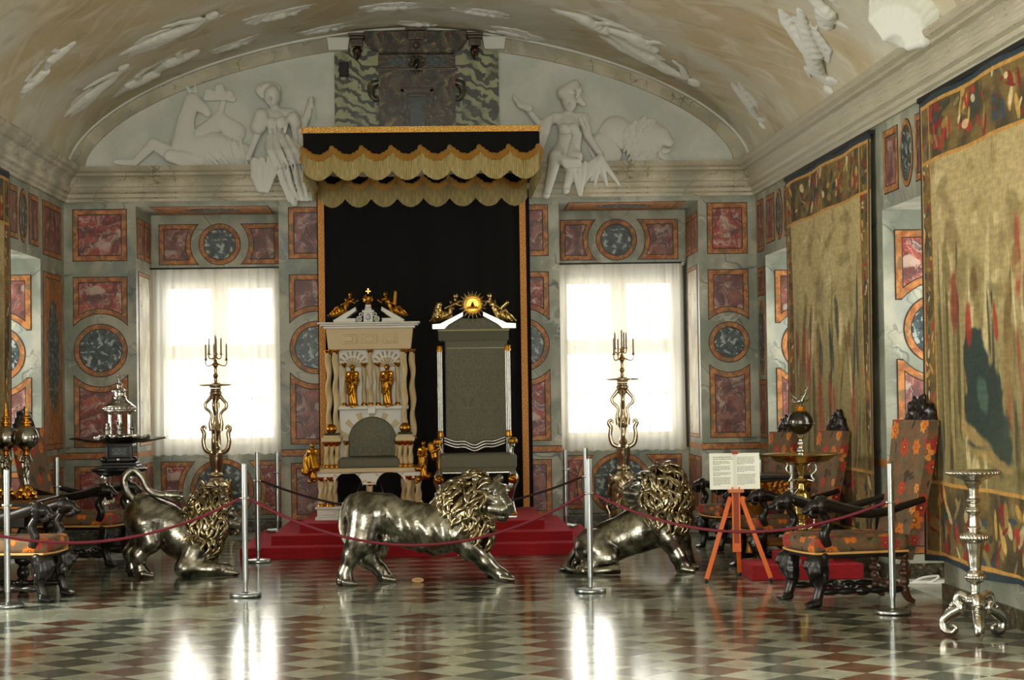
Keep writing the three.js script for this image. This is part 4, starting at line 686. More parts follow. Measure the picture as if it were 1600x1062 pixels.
// bowing lion on the fountain side, rump raised
{
  const o = thing('silver_lion', 'silver lion bowing with rump and curled tail raised, beside the dark armchair', 'lion statue', [-2.29, 0, -16.45], .22, 'silver lions');
  const items = [
    ...chain([-.22, .52, 0, .17], [-.08, .44, 0, .175], [.08, .32, 0, .18], [.2, .27, 0, .19]), [-.24, .5, 0, .16, .19, .17],
    ...chain([-.24, .45, .11, .13], [-.2, .3, .13, .095], [-.3, .19, .13, .06], [-.28, .06, .13, .05]), ...paw(-.27, 0, .13, 1, 0, .058),
    ...chain([-.26, .45, -.11, .13], [-.24, .3, -.13, .095], [-.34, .19, -.13, .06], [-.33, .06, -.13, .05]), ...paw(-.32, 0, -.13, 1, 0, .058),
    ...chain([.16, .2, .17, .11], [.08, .075, .22, .075], [.3, .06, .24, .06], [.42, .05, .22, .05]), ...paw(.42, 0, .22, 1, -.1, .058),
    ...chain([.2, .2, -.17, .11], [.16, .075, -.2, .07], [.34, .06, -.2, .055]), ...paw(.36, 0, -.2, 1, .1, .055),
    ...lionHead([.36, .52, .0], [.93, -.3, -.2], [0, 1, 0], 1.0),
  ];
  part(o, 'body', lionBody(items, .013, .05), M.lion, 'dark tarnished silver body');
  part(o, 'tail', merge([tube([[-.3, .62, 0], [-.38, .72, .02], [-.4, .83, .03], [-.33, .9, .04], [-.26, .84, .05], [-.2, .73, .06], [-.12, .69, .06], [-.02, .68, .06]], [.04, .034, .03, .028, .027, .026, .028, .034], 50, 10), sculpt(Array.from({ length: 12 }, (_, i) => { const q = i * 2.4; return [-.05, .685, .06, .03, .05 + .03 * Math.cos(i), .67 + .04 * Math.sin(q), .06 + .04 * Math.cos(q), .014]; }), .009, .012)]), M.lion);
  const skip = (p) => { const dx = p[0] - .5, dy = p[1] - .47, dz = p[2] + .03; return dx * dx + dy * dy + dz * dz < .03; };
  part(o, 'mane', merge([sculpt([...chain([.2, .28, 0, .19], [.28, .42, 0, .2], [.32, .55, 0, .17])], .022, .06), maneGeo([[.31, .56, 0, .17, .16, .18, 90, -.2, -.7, .1], [.27, .42, .0, .21, .2, .23, 110, 0, -1, .1], [.22, .28, .0, .2, .17, .22, 80, 0, -1, .15]], skip)]), M.mane, 'gilded wavy mane');
}
// ---------------------------------------------------------------- small cast figures
function statuette(h, o = {}) { // standing draped figure of height h, base at the origin
  const t = h * .085, it = figureItems({ t, hip: [0, h * .52, 0], neck: [0, h * .8, 0], head: [0, h * .91, h * .02], aL: o.aL ?? [[-h * .15, h * .62, h * .04], [-h * .05, h * .6, h * .12]], aR: o.aR ?? [[h * .15, h * .6, h * .02], [h * .1, h * .5, h * .1]], lL: [[-h * .05, h * .27, h * .03], [-h * .05, h * .03, 0]], lR: [[h * .06, h * .28, h * .05], [h * .06, h * .03, h * .02]], extra: [[0, h * .5, 0, h * .1, 0, h * .06, 0, h * .12], [-h * .1, h * .72, -h * .02, h * .05, -h * .12, h * .3, -h * .02, h * .04], [h * .08, h * .62, h * .08, h * .04, -h * .06, h * .3, h * .1, h * .03], ...(o.extra ?? [])] });
  return sculpt(it, h * .018, h * .035, (x, y, z) => y < h * .72 ? h * .012 * Math.sin(x / h * 52 + y / h * 9) : 0);
}
function recliner(h, k, o = {}) { // figure leaning on a slope, k = side it leans towards
  const t = h * .12; return sculpt(figureItems({ t, hip: [k * h * .1, h * .2, 0], neck: [k * -h * .14, h * .68, 0], head: [k * -h * .17, h * .86, h * .03], aL: [[k * -h * .35, h * .5, h * .1], o.hand ?? [k * -h * .5, h * .6, h * .06]], aR: [[k * h * .06, h * .48, h * .14], [k * h * .22, h * .42, h * .1]], lL: [[k * h * .42, h * .3, h * .1], [k * h * .78, h * -.04, h * .02]], lR: [[k * h * .36, h * .2, -h * .02], [k * h * .7, h * -.06, -h * .04]], extra: [[k * h * .2, h * .15, 0, h * .16, k * h * .6, -h * .02, 0, h * .1], [k * h * .1, h * .05, 0, h * .12, -k * h * .1, h * .0, 0, h * .1], ...(o.extra ?? [])] }), h * .026, h * .05, (x, y, z) => y < h * .4 ? h * .016 * Math.sin(x / h * 40 + y / h * 20) : 0);
}
// ---------------------------------------------------------------- ivory throne
{
  const u = .0063, o = thing('ivory_throne', 'white and gold throne of twisted columns with gilded figures, on the dais', 'throne', [-.71, .29, -18.8]);
  const X = (p) => (p - 575) * u, Y = (p) => (811 - p) * u;
  const b = (x0, x1, y0, y1, z0, z1, r = .006) => box(X(x0), X(x1), Y(y1), Y(y0), z0, z1, r);
  const pale = M.ivory, bk = -.62;
  // plinths and base rails
  for (const [c, z] of [[512, -.1], [638, -.1], [512, bk], [638, bk]]) part(o, 'plinth', merge([b(c - 20, c + 20, 806, 811, z - .12, z + .12), b(c - 17, c + 17, 794, 806, z - .1, z + .1), b(c - 20, c + 20, 790, 794, z - .12, z + .12), b(c - 11, c + 11, 797, 803, z + .09, z + .108)]), M.pearl);
  for (const g of [b(530, 620, 796, 808, -.12, -.06), b(530, 620, 796, 808, bk - .05, bk + .05), box(X(508), X(516), Y(806), Y(796), bk, -.1), box(X(634), X(642), Y(806), Y(796), bk, -.1)]) part(o, 'base_rail', g, pale);
  // lower columns with gilt capitals and bases
  const column = (c, z, y0, y1, r, turns, sway = 0) => { const cl = part(o, 'column', twist(X(c), Y(y1) + .03, z, r, Y(y0) - Y(y1) - .06, 2, turns, .2, sway), pale); part(cl, 'capital', lathe([[r, 0], [r * 1.15, .012], [r * 1.5, .03], [r * 1.65, .038], [r * 1.65, .045], [0, .045]], 14).translate(X(c), Y(y0) - .045, z), M.gold, 'gilt capital'); part(cl, 'column_base', lathe([[r * 1.6, 0], [r * 1.7, .006], [r * 1.45, .014], [r * 1.5, .02], [r, .032]], 14).translate(X(c), Y(y1), z), M.gold, 'gilt base'); };
  for (const [c, z] of [[501, -.03], [515, -.03], [508, -.17], [521, -.17], [637, -.03], [651, -.03], [642, -.17], [629, -.17]]) column(c, z, 744, 790, .026, 2.4);
  column(576, -.05, 752, 796, .028, 2.2);
  for (const c of [501, 515, 637, 651]) column(c, bk, 744, 790, .026, 2.4);
  // seat rail with two arches
  const rail = poly([[X(494), Y(748)], [X(521), Y(748)], ...Array.from({ length: 13 }, (_, i) => { const a = Math.PI - Math.PI * i / 12; return [X(543.5 + 22 * Math.cos(a)), Y(760 - 23 * Math.sin(a)) - .0]; }), [X(566), Y(757)], [X(586), Y(757)], ...Array.from({ length: 13 }, (_, i) => { const a = Math.PI - Math.PI * i / 12; return [X(609 + 23 * Math.cos(a)), Y(760 - 23 * Math.sin(a))]; }), [X(632), Y(748)], [X(658), Y(748)], [X(658), Y(737)], [X(494), Y(737)]]);
  part(o, 'seat_rail', extrude(rail, .05, -.06, .003), M.pearl, 'mother of pearl arcade under the seat');
  const wedges = []; for (const [cx, r] of [[543.5, 22], [609, 23]]) for (let i = 0; i < 6; i++) { const a = Math.PI * (i + .5) / 6, a2 = a + .12; wedges.push(extrude(poly([[X(cx + r * 1.03 * Math.cos(a)), Y(760 - r * 1.03 * Math.sin(a))], [X(cx + r * 1.03 * Math.cos(a2)), Y(760 - r * 1.03 * Math.sin(a2))], [X(cx + r * 1.35 * Math.cos(a2)), Math.min(Y(739), Y(760 - r * 1.35 * Math.sin(a2)))], [X(cx + r * 1.35 * Math.cos(a)), Math.min(Y(739), Y(760 - r * 1.35 * Math.sin(a)))]].reverse()), .006, -.012)); }
  wedges.forEach((w) => part(o, 'ray_inlay', w, pale));
  part(o, 'seat_slab', b(490, 660, 731, 738, bk - .05, .02), pale);
  for (const [a, c] of [[496, 520], [632, 656]]) part(o, 'side_rail', box(X(a), X(c), Y(748), Y(738), bk, -.06), M.pearl);
  for (const [a, c] of [[567, 546], [586, 606]]) part(o, 'stay_wire', tube([[X(a), Y(740), -.3], [X(c), Y(796), -.1]], .003, 4, 5), M.steel);
  // arms: column clusters, slab and orb
  for (const k of [-1, 1]) {
    const c = k < 0 ? 518 : 632;
    for (const [dx, z] of [[-8, -.05], [0, -.05], [8, -.05], [-8, -.3], [8, -.3]]) column(c + dx, z, 690, 730, .022, 2);
    part(o, 'arm_rest', merge([b(c - 15, c + 15, 683, 690, -.4, .02), b(c - 12, c + 12, 680, 684, -.38, .0)]), pale); part(o, 'arm_pad', b(c - 11, c + 11, 677, 681, -.36, -.02), std({ color: 0x3c3f38, roughness: .9 }));
    part(o, 'orb', merge([ball(X(c), Y(670), -.05, .052, 24), lathe([[.03, 0], [.02, .01], [.025, .02]], 12).translate(X(c), Y(679), -.05)]), M.goldDark, 'gilded orb on the arm');
  }
  // gilded figures carried on the outside of the arms
  for (const [c, k] of [[494, -1], [656, 1]]) { const g = statuette(.36, k > 0 ? { aR: [[.09, .25, .06], [.15, .28, .08]], extra: [[.08, .31, .02, .04, .1, .2, .04, .035], [.16, .36, .08, .008, .15, .08, .08, .008]] } : { extra: [[-.06, .08, .02, .05, -.04, .2, .02, .05], [.03, .12, .06, .05, .0, .22, .05, .04]] }); part(o, 'side_figure', merge([g, ...Array.from({ length: 8 }, (_, i) => ball(rr(-.08, .06), rr(-.04, .1), rr(-.03, .06), rr(.02, .035), 10))]).translate(X(c) + k * .03, Y(747), .02), M.goldDark, 'gilded figure at the side of the arm'); }
  // back: panels, sunburst, niches, columns
  part(o, 'back_panel', b(527, 634, 512, 732, bk + .02, bk + .1, .004), M.pearl);
  const rays = []; for (let i = 1; i < 16; i += 1) { if (i % 2) continue; const a0 = Math.PI * (i - .5) / 16, a1 = Math.PI * (i + .35) / 16, P = (a, r) => [X(578) + Math.cos(a) * r, Math.min(Y(644), Y(700) + Math.sin(a) * r)]; rays.push(extrude(poly([P(a0, .24), P(a0, .36), P(a1, .36), P(a1, .24)].reverse()), .008, bk + .098)); }
  rays.forEach((r) => part(o, 'sun_ray', r, pale));
  part(o, 'shelf', merge([b(523, 637, 635, 641, bk + .05, bk + .2), b(572, 585, 632, 648, bk + .1, bk + .21)]), M.pearl);
  for (const c of [549, 604]) {
    const sh1 = new THREE.Shape(); sh1.absarc(X(c), Y(572), .1, 0, Math.PI, false); sh1.lineTo(X(c) - .1, Y(634)); sh1.lineTo(X(c) + .1, Y(634));
    part(o, 'niche', extrude(sh1, .006, bk + .098), M.pearl, 'round-headed shell niche');
    const ribs = []; for (let i = 0; i < 9; i++) { const a = Math.PI * (i + .5) / 9; ribs.push(tube([[X(c), Y(574), bk + .11], [X(c) + Math.cos(a) * .1, Y(574) + Math.sin(a) * .1, bk + .112]], [.003, .011], 4, 6)); } for (let i = 0; i < 9; i++) { const a = Math.PI * (i + .5) / 9; ribs.push(tube([[X(c) + Math.cos(a) * .105, Y(572) + Math.sin(a) * .105, bk + .104], [X(c) + Math.cos(a) * .15, Y(572) + Math.sin(a) * .15, bk + .104]], [.006, .012], 2, 4)); }
    part(o, 'shell', merge(ribs), pale);
    part(o, 'statuette', statuette(.41).translate(X(c), Y(634), bk + .2), M.goldDark, 'gilded standing figure in the niche');
    part(o, 'statuette_base', merge([lathe([[.06, 0], [.06, .012], [.045, .02]], 16).translate(X(c), Y(636), bk + .2)]), M.gold);
  }
  for (const c of [535, 567, 589, 620]) column(c, bk + .17, 567, 635, .02, 2.4);
  column(577.5, bk + .22, 546, 635, .021, 3, .006);
  for (const [c, z] of [[523, bk + .24], [511, bk + .16], [631, bk + .24], [644, bk + .16]]) column(c, z, 546, 688, .027, 4, .006);
  for (const c of [538, 618]) column(c, bk + .2, 690, 730, .02, 2);
  const fr = poly([[X(512), Y(546)], [X(642), Y(546)], [X(646), Y(512)], [X(508), Y(512)]]);
  part(o, 'frieze', extrude(fr, .24, bk + .02, .006), pale); 
  for (const c of [544, 577, 610]) part(o, 'frieze_tablet', merge([b(c - 12, c + 12, 522, 537, bk + .25, bk + .268), b(c - 7, c + 7, 525, 534, bk + .262, bk + .278)]), pale);
  part(o, 'cornice', merge([b(505, 649, 509, 513, bk, bk + .3), b(500, 654, 506, 509, bk, bk + .33), b(496, 657, 503, 506, bk, bk + .36)]), M.pearl);
  for (const k of [-1, 1]) {
    const q = poly(k < 0 ? [[X(522), Y(503)], [X(556), Y(503)], [X(556), Y(497)], [X(541), Y(497)], [X(557), Y(485)], [X(556), Y(479)], [X(520), Y(500)]].reverse() : [[X(631), Y(503)], [X(597), Y(503)], [X(597), Y(497)], [X(612), Y(497)], [X(596), Y(485)], [X(597), Y(479)], [X(633), Y(500)]]);
    part(o, 'pediment', extrude(q, .28, bk + .04, .004), M.pearl);
    part(o, 'pediment_scroll', merge([new THREE.TorusGeometry(.022, .009, 8, 18).translate(X(575 + k * 14), Y(498), bk + .28), ball(X(575 + k * 14), Y(498), bk + .28, .012, 10), new THREE.TorusGeometry(.015, .007, 8, 14).translate(X(575 + k * 11), Y(491), bk + .28), ball(X(575 + k * 14), Y(498), bk + .29, .011, 10)]), M.pearl);
    part(o, 'pediment_figure', recliner(.23, k, k > 0 ? { extra: [[.05, .1, .04, .018, .06, .22, .03, .018]] } : {}).translate(X(575 + k * 34), Y(490), bk + .2), M.goldDark, 'gilded reclining figure on the pediment');
  }
  part(o, 'finial_pedestal', merge([b(568, 583, 487, 503, bk + .1, bk + .3), b(570, 581, 480, 487, bk + .12, bk + .28), b(566, 585, 484, 488, bk + .09, bk + .31), b(571, 580, 475, 480, bk + .14, bk + .26)]), M.pearl);
  part(o, 'jewel', scl(new THREE.OctahedronGeometry(1, 1), .028, .036, .02).translate(X(575.5), Y(495), bk + .305), phys({ color: 0xbfc4dc, roughness: .05, metalness: .3, clearcoat: 1 }), 'pale faceted jewel');
  part(o, 'finial_orb', merge([ball(X(575.5), Y(466), bk + .2, .055, 24), new THREE.TorusGeometry(.055, .006, 8, 28).rotateX(Math.PI / 2).translate(X(575.5), Y(466), bk + .2), box(X(575.5) - .006, X(575.5) + .006, Y(458), Y(449), bk + .194, bk + .206), box(X(575.5) - .024, X(575.5) + .024, Y(454.5), Y(453), bk + .194, bk + .206)]), M.gold, 'gilded orb and cross');
  // cushions
  T.brocade = tex(512, (a, c) => { const m = Math.abs(a - .5) * 2, q = fbm(m, c, 7, 4, 301), w = Math.sin(q * 26); let col = mix([92, 92, 78], [116, 114, 96], .5 + .5 * w); const g = (hash(a * 2048 | 0, c * 2048 | 0, 9) - .5) * 14; col = mix(col, [128, 118, 96], ss(.2, .5, fbm(m, c, 4, 3, 307)) * .5); return [col[0] + g, col[1] + g, col[2] + g]; }, 1.4);
  M.brocade = std({ map: T.brocade, roughness: .75, bumpMap: T.velvetN, bumpScale: .002 });
  part(o, 'seat_cushion', b(527, 624, 716, 732, bk + .1, -.0, .035), M.brocade, 'grey green velvet seat cushion');
  const bc = new THREE.Shape(); bc.moveTo(X(541), Y(716)); bc.lineTo(X(617), Y(716)); bc.lineTo(X(617), Y(690)); bc.absellipse(X(579), Y(690), .239, .235, 0, Math.PI, false);
  part(o, 'back_cushion', new THREE.ExtrudeGeometry(bc, { depth: .04, bevelEnabled: true, bevelSize: .02, bevelThickness: .03, bevelOffset: -.02, bevelSegments: 4, curveSegments: 30 }).translate(0, 0, bk + .12), M.brocade, 'grey green rounded back cushion');
}
// ---------------------------------------------------------------- silver throne
{
  const u = .0063, o = thing('silver_throne', 'tall silver throne with grey brocade back and a gilt sunburst crest, on the dais', 'throne', [.335, .29, -18.75]);
  const X = (p) => (p - 742) * u, Y = (p) => (807 - p) * u, bk = -.55;
  const b = (x0, x1, y0, y1, z0, z1, r = .006) => box(X(x0), X(x1), Y(y1), Y(y0), z0, z1, r);
  M.polished = std({ color: 0xa09f98, metalness: 1, roughness: .27 });
  part(o, 'back_panel', merge([b(697, 796, 527, 690, bk, bk + .06, .02), scl(ball(0, 0, 0, 1, 20), .22, .05, .03).translate(0, Y(689), bk + .03)]), M.brocade, 'grey brocade back');
  part(o, 'back_top', extrude(poly([[X(686), Y(514)], [X(800), Y(514)], [X(800), Y(512)], [X(790), Y(499)], [X(765), Y(493)], [X(742), Y(496)], [X(720), Y(493)], [X(697), Y(499)], [X(686), Y(511)]]), .09, bk - .01, .01), M.brocade);
  const fr = []; for (let i = 0; i < 70; i++) { const x = X(687) + (X(799) - X(687)) * (i + .5) / 70; fr.push(box(x - .0042, x + .0042, Y(529 + (i % 3)), Y(514), bk + .062, bk + .074 + .003 * (i & 1))); }
  part(o, 'back_fringe', merge(fr), std({ color: 0x6a6a58, roughness: .8 }), 'dull fringe across the back');
  part(o, 'fringe_band', merge([b(686, 800, 512, 515, bk + .06, bk + .085, .003), b(700, 793, 541, 543, bk + .058, bk + .064, .001)]), std({ color: 0x8c8766, roughness: .55, metalness: .4 }));
  for (const k of [-1, 1]) {
    const c = 742 + k * 53.5 + (k > 0 ? 1 : 0);
    part(o, 'post', merge([-1, 0, 1].map((i) => new THREE.CylinderGeometry(.0105, .0105, Y(545) - Y(735), 12).translate(X(c) + i * .017, (Y(545) + Y(735)) / 2, bk + .06 + (i ? 0 : .012)))), M.polished, 'reeded silver post');
    part(o, 'post_capital', lathe([[.032, 0], [.036, .02], [.026, .03], [.034, .05], [.02, .065], [0, .07]], 14).translate(X(c), Y(547), bk + .06), M.goldDark, 'gilt capital'); part(o, 'post_base', lathe([[.03, 0], [.036, .02], [.028, .045], [.034, .06], [.02, .07]], 14).translate(X(c), Y(684), bk + .06), M.goldDark, 'gilt post base');
    // crest: sloping silver rail with figure
    const q = poly(k < 0 ? [[X(677), Y(512)], [X(677), Y(503)], [X(690), Y(502)], [X(727), Y(484)], [X(727), Y(492)], [X(704), Y(505)], [X(697), Y(512)]].reverse() : [[X(811), Y(512)], [X(811), Y(503)], [X(796), Y(502)], [X(758), Y(484)], [X(758), Y(492)], [X(781), Y(505)], [X(789), Y(512)]]);
    part(o, 'crest_rail', extrude(q, .13, bk - .02, .006), M.polished);
    part(o, 'crest_figure', recliner(.27, k, { extra: k < 0 ? [[-.15, .04, .02, .045, -.13, .12, .02, .035], [-.12, .15, .03, .03, .032, .03]] : [[.06, .1, .05, .02, .13, .16, .05, .02]] }).translate(X(742 + k * 34), Y(496), bk + .06), M.silverGilt, 'parcel gilt reclining figure on the crest');
    // arm, arm post and front leg
    const a = 742 + k * 56;
    part(o, 'arm', tube([[X(a), Y(690), bk + .08], [X(a + k * 1.5), Y(688), bk + .3], [X(a + k * 2), Y(694), -.12], [X(a + k * 2), Y(689), .0], [X(a + k * 2), Y(697), .03]], [.022, .024, .026, .034, .02], 40, 12), M.polished);
    part(o, 'arm_knob', merge([scl(ball(0, 0, 0, .042, 18), 1.1, .85, 1).translate(X(a + k * 2), Y(688), .01), ...Array.from({ length: 8 }, (_, i) => ball(X(a + k * 2) + .035 * Math.cos(i * .785), Y(690), .01 + .035 * Math.sin(i * .785), .014, 8))]), M.goldDark, 'gilt lion knob');
    part(o, 'arm_post', tube([[X(a + k * 2), Y(692), -.0], [X(a - k * 1), Y(706), .01], [X(a + k * 2), Y(720), -.01], [X(a), Y(733), -.03]], [.022, .026, .02, .024], 24, 12), M.polished);
    part(o, 'leg', merge([tube([[X(a), Y(734), -.03], [X(a + k * 3), Y(745), .0], [X(a - k * 1), Y(760), .0], [X(a - k * 2), Y(778), -.05], [X(a + k * 1), Y(792), -.03], [X(a + k * 2), Y(804), .01]], [.035, .05, .042, .028, .026, .034], 36, 12), b(a - 7, a + 7, 803, 807, -.06, .06)]), M.polished);
    part(o, 'leg_mask', merge([ball(X(a + k * 1), Y(747), .03, .05, 16), ball(X(a + k * 1), Y(744), .075, .02, 10)]), M.goldDark, 'gilt mask on the leg'); part(o, 'gilt_toe', scl(ball(0, 0, 0, .036, 14), 1, .7, 1).translate(X(a + k * 2), Y(801), .03), M.goldDark);
    part(o, 'leg', merge([tube([[X(a), Y(734), bk + .06], [X(a), Y(770), bk + .04], [X(a), Y(806), bk]], [.026, .022, .024], 16, 10)]), M.polished);
  }
  // wavy lower rail of the back
  for (let i = 0; i < 3; i++) part(o, 'back_rail', tube([[X(694), Y(684 + i * 4.5), bk + .075], [X(712), Y(690 + i * 4.5), bk + .08], [X(726), Y(690 + i * 4.5), bk + .085], [X(742), Y(696 + i * 4.5), bk + .085], [X(758), Y(690 + i * 4.5), bk + .085], [X(772), Y(690 + i * 4.5), bk + .08], [X(791), Y(684 + i * 4.5), bk + .075]], .013, 60, 10), M.polished, 'wavy silver rail');
  part(o, 'seat', merge([b(686, 806, 708, 731, bk + .05, .03, .03), b(688, 804, 727, 736, bk + .05, .02, .01)]), M.brocade, 'grey brocade seat');
  part(o, 'seat_frame', b(690, 803, 733, 738, bk + .04, .0), M.polished);
  // sunburst
  const sp = []; for (let i = 0; i < 40; i++) { const a = i / 40 * Math.PI * 2, r = i & 1 ? .118 : .148; sp.push(new THREE.ConeGeometry(.012, r - .06, 5).translate(0, (r + .06) / 2, 0).rotateZ(a)); }
  part(o, 'sun_rays', merge(sp).translate(0, Y(473), bk + .06), M.silverGilt, 'silver gilt sun rays');
  part(o, 'sun_disc', merge([new THREE.CylinderGeometry(.088, .088, .03, 32).rotateX(Math.PI / 2), new THREE.TorusGeometry(.075, .012, 8, 32).translate(0, 0, .016), new THREE.ConeGeometry(.042, .06, 3).translate(0, .005, .02), ...Array.from({ length: 9 }, (_, i) => ball(-.05 + i * .0125, -.035 + .008 * (i & 1), .02, .013, 8))]).translate(0, Y(473), bk + .07), M.gold, 'gilt sun disc');
}
// ---------------------------------------------------------------- woven cloths
function splats(w, h, base, list, post, rep = 1, wrap = false) {
  const b = new Float32Array(w * h * 3);
  for (let j = 0; j < h; j++) for (let i = 0; i < w; i++) { const c = base(i / w, j / h), k = (j * w + i) * 3; b[k] = c[0]; b[k + 1] = c[1]; b[k + 2] = c[2]; }
  for (const [cx, cy, rx, ry, rot, col, soft = .3, op = 1] of list) {
    const R = Math.max(rx, ry) * 1.15, ca = Math.cos(rot), sa = Math.sin(rot);
    for (let j = Math.floor((cy - R) * h); j <= (cy + R) * h; j++) for (let i = Math.floor((cx - R) * w); i <= (cx + R) * w; i++) {
      let ii = i, jj = j; if (wrap) { ii = (i % w + w) % w; jj = (j % h + h) % h; } else if (i < 0 || j < 0 || i >= w || j >= h) continue;
      const wb = fbm(i / w, j / h, 24, 2, 401) * .35, x = i / w - cx, y = j / h - cy, u = (x * ca + y * sa) / rx, v = (-x * sa + y * ca) / ry, d = Math.hypot(u, v) + wb;
      if (d > 1) continue; const a = op * ss(1, 1 - soft, d), k = (jj * w + ii) * 3; b[k] += (col[0] - b[k]) * a; b[k + 1] += (col[1] - b[k + 1]) * a; b[k + 2] += (col[2] - b[k + 2]) * a;
    }
  }
  return tex(w, (u, v) => { const i = Math.min(w - 1, Math.round(u * w)), j = Math.min(h - 1, Math.round(v * h)), k = (j * w + i) * 3; return post([b[k], b[k + 1], b[k + 2]], u, v); }, rep, true, h);
}
const weave = (c, u, v) => { const s = 1.12 + .1 * noise(u * 150, v * 40, 1e6, 77) + .12 * noise(u * 300, v * 300, 1e6, 78) + .1 * noise(u * 30, v * 120, 1e6, 79); return [c[0] * s, c[1] * s, c[2] * s]; };
const tan = [168, 150, 106], ol = [122, 112, 72], brn = [98, 78, 46], dk = [52, 56, 44], rd = [156, 46, 36], bl = [52, 66, 78], crm = [196, 180, 136];
function tapestryTex(kind) {
  const L = [], sx = .085;
  const sky = (u, v) => { // v up
    const h = v - .18; let c = mix(ol, tan, ss(.05, .6, h + .18 * fbm(u, v, 4, 4, 410 + kind))); c = mix(c, crm, ss(.1, .4, fbm(u, v, 3, 5, 420 + kind)) * .5 * ss(.4, .7, v)); c = mix(c, brn, ss(.05, .4, fbm(u * 1.0, v, 7, 4, 430 + kind)) * .45);
    const st = noise(u * 40, v * 5, 1e6, 44 + kind); c = mix(c, dk, ss(.3, .8, st) * .25 * ss(.7, .35, v)); return c; };
  const border = (u, v) => { let c = mix([112, 92, 52], [66, 58, 38], ss(-.2, .3, fbm(u, v, 10, 3, 450))); return c; };
  const inB = (u, v) => u < sx || u > 1 - sx || v > .86 || v < .17;
  // figures of the field: upright soft shapes
  for (let i = 0; i < 70; i++) { const x = .12 + .76 * hash(i, 1, kind), y = .2 + .42 * Math.pow(hash(i, 2, kind), 1.3); L.push([x, y, .008 + .02 * hash(i, 3, kind), .03 + .09 * hash(i, 4, kind), (hash(i, 5, kind) - .5) * .5, [brn, dk, ol, crm, [130, 104, 60], [142, 60, 44]][Math.floor(hash(i, 6, kind) * 5.6)], .5, .75]); }
  for (let i = 0; i < 24; i++) L.push([.12 + .76 * hash(i, 11, kind), .55 + .28 * hash(i, 12, kind), .02 + .07 * hash(i, 13, kind), .008 + .02 * hash(i, 14, kind), hash(i, 15, kind) - .5, [crm, ol, tan, [140, 120, 76]][i % 4], .6, .6]);
  if (kind === 2) { // dark horse, mantle and robes near the hanging's leading edge
    L.push([.42, .33, .13, .1, .2, [38, 50, 46], .2, .95], [.36, .42, .07, .08, .4, [40, 52, 48], .2, .95], [.5, .27, .1, .07, -.1, [46, 58, 50], .25, .9], [.4, .36, .03, .05, .5, [76, 98, 84], .4, .7], [.34, .28, .14, .02, -.3, [164, 136, 82], .5, .8], [.46, .23, .16, .018, -.15, [158, 130, 78], .5, .8]);
    for (let i = 0; i < 9; i++) L.push([.12 + i * .021, .42 + .05 * Math.sin(i * 2), .012, .2 + .05 * hash(i, 71, 1), .02, [[118, 104, 64], [84, 74, 46], [150, 132, 86]][i % 3], .4, .85]);
    L.push([.2, .62, .03, .06, .2, [126, 110, 70], .3, .9], [.25, .55, .03, .08, 0, [120, 54, 40], .4, .8], [.29, .6, .035, .06, -.2, [132, 118, 78], .3, .9], [.33, .5, .02, .06, .1, rd, .4, .8], [.5, .5, .02, .05, .3, rd, .4, .8]);
  } else for (let i = 0; i < 8; i++) L.push([.3 + .05 * i, .3 + .05 * Math.sin(i), .016, .14, .05, [[110, 92, 54], [74, 66, 44], [150, 60, 46], [134, 116, 74]][i % 4], .4, .8]);
  // border fields
  const fr = []; const rect = (x0, x1, y0, y1, n, s) => { for (let i = 0; i < n; i++) { const x = x0 + (x1 - x0) * hash(i, 21, s), y = y0 + (y1 - y0) * hash(i, 22, s), big = Math.min(x1 - x0, y1 - y0); fr.push([x, y, big * (.1 + .22 * hash(i, 23, s)), big * (.04 + .09 * hash(i, 24, s)), hash(i, 25, s) * 3.14, [rd, bl, crm, [184, 146, 72], dk, [142, 116, 62], [120, 36, 30], ol][Math.floor(hash(i, 26, s) * 8)], .25, .9]); } };
  rect(.02, .98, .88, .98, 110, 31 + kind); rect(.02, .98, .02, .15, 110, 37 + kind); rect(.012, sx - .012, .17, .86, 90, 41 + kind); rect(1 - sx + .012, .988, .17, .86, 90, 43 + kind);
  const clipF = L.map((e) => e), all = clipF.concat(fr);
  return splats(768, 768, (u, v) => inB(u, v) ? border(u, v) : sky(u, v), all, (c, u, v) => {
    const e = (a) => Math.abs(a) < .004; if (u < .012 || u > .988 || v > .988 || v < .012) c = [40, 52, 58];
    else if (e(u - sx) || e(u - 1 + sx) || e(v - .86) || e(v - .17) || e(u - .016) || e(u - .984) || e(v - .982) || e(v - .018)) c = [176, 132, 66];
    return weave(c, u, v); });
}
T.tap1 = tapestryTex(1); T.tap2 = tapestryTex(2);
T.weaveB = tex(256, (u, v) => { const n = 128 + 70 * noise(u * 128, v * 16, 128, 61) + 50 * noise(u * 64, v * 64, 64, 62); return [n, n, n]; }, 6, false);
function tapestry(u0, u1, y0, y1, side, map, label) {
  const W = u1 - u0, H = y1 - y0, g = new THREE.BoxGeometry(W, H, .012, 60, 40, 1), p = g.attributes.position;
  for (let i = 0; i < p.count; i++) { const x = p.getX(i), y = p.getY(i); p.setZ(i, p.getZ(i) + .05 + .014 * Math.sin(x * 5 + y * .8) + .01 * Math.sin(x * 11 + 1) * (1 - (y + H / 2) / H)); if (y < -H / 2 + .01) p.setY(i, y + .02 * Math.sin(x * 4)); }
  g.computeVertexNormals(); const R = side === 'right', m = std({ map, roughness: .95, bumpMap: T.weaveB, bumpScale: .003 });
  const o = thing('tapestry', label, 'tapestry', [R ? XR : XL, (y0 + y1) / 2, ZB], R ? -(Math.PI / 2 - SPLAY) : Math.PI / 2, 'wall tapestries');
  part(o, 'cloth', g.translate((R ? 1 : -1) * (u0 + u1) / 2, 0, 0), m);
  part(o, 'hanging_batten', box(Math.min((R ? 1 : -1) * u0, (R ? 1 : -1) * u1), Math.max((R ? 1 : -1) * u0, (R ? 1 : -1) * u1), H / 2 - .005, H / 2 + .03, .01, .06), iron);
}
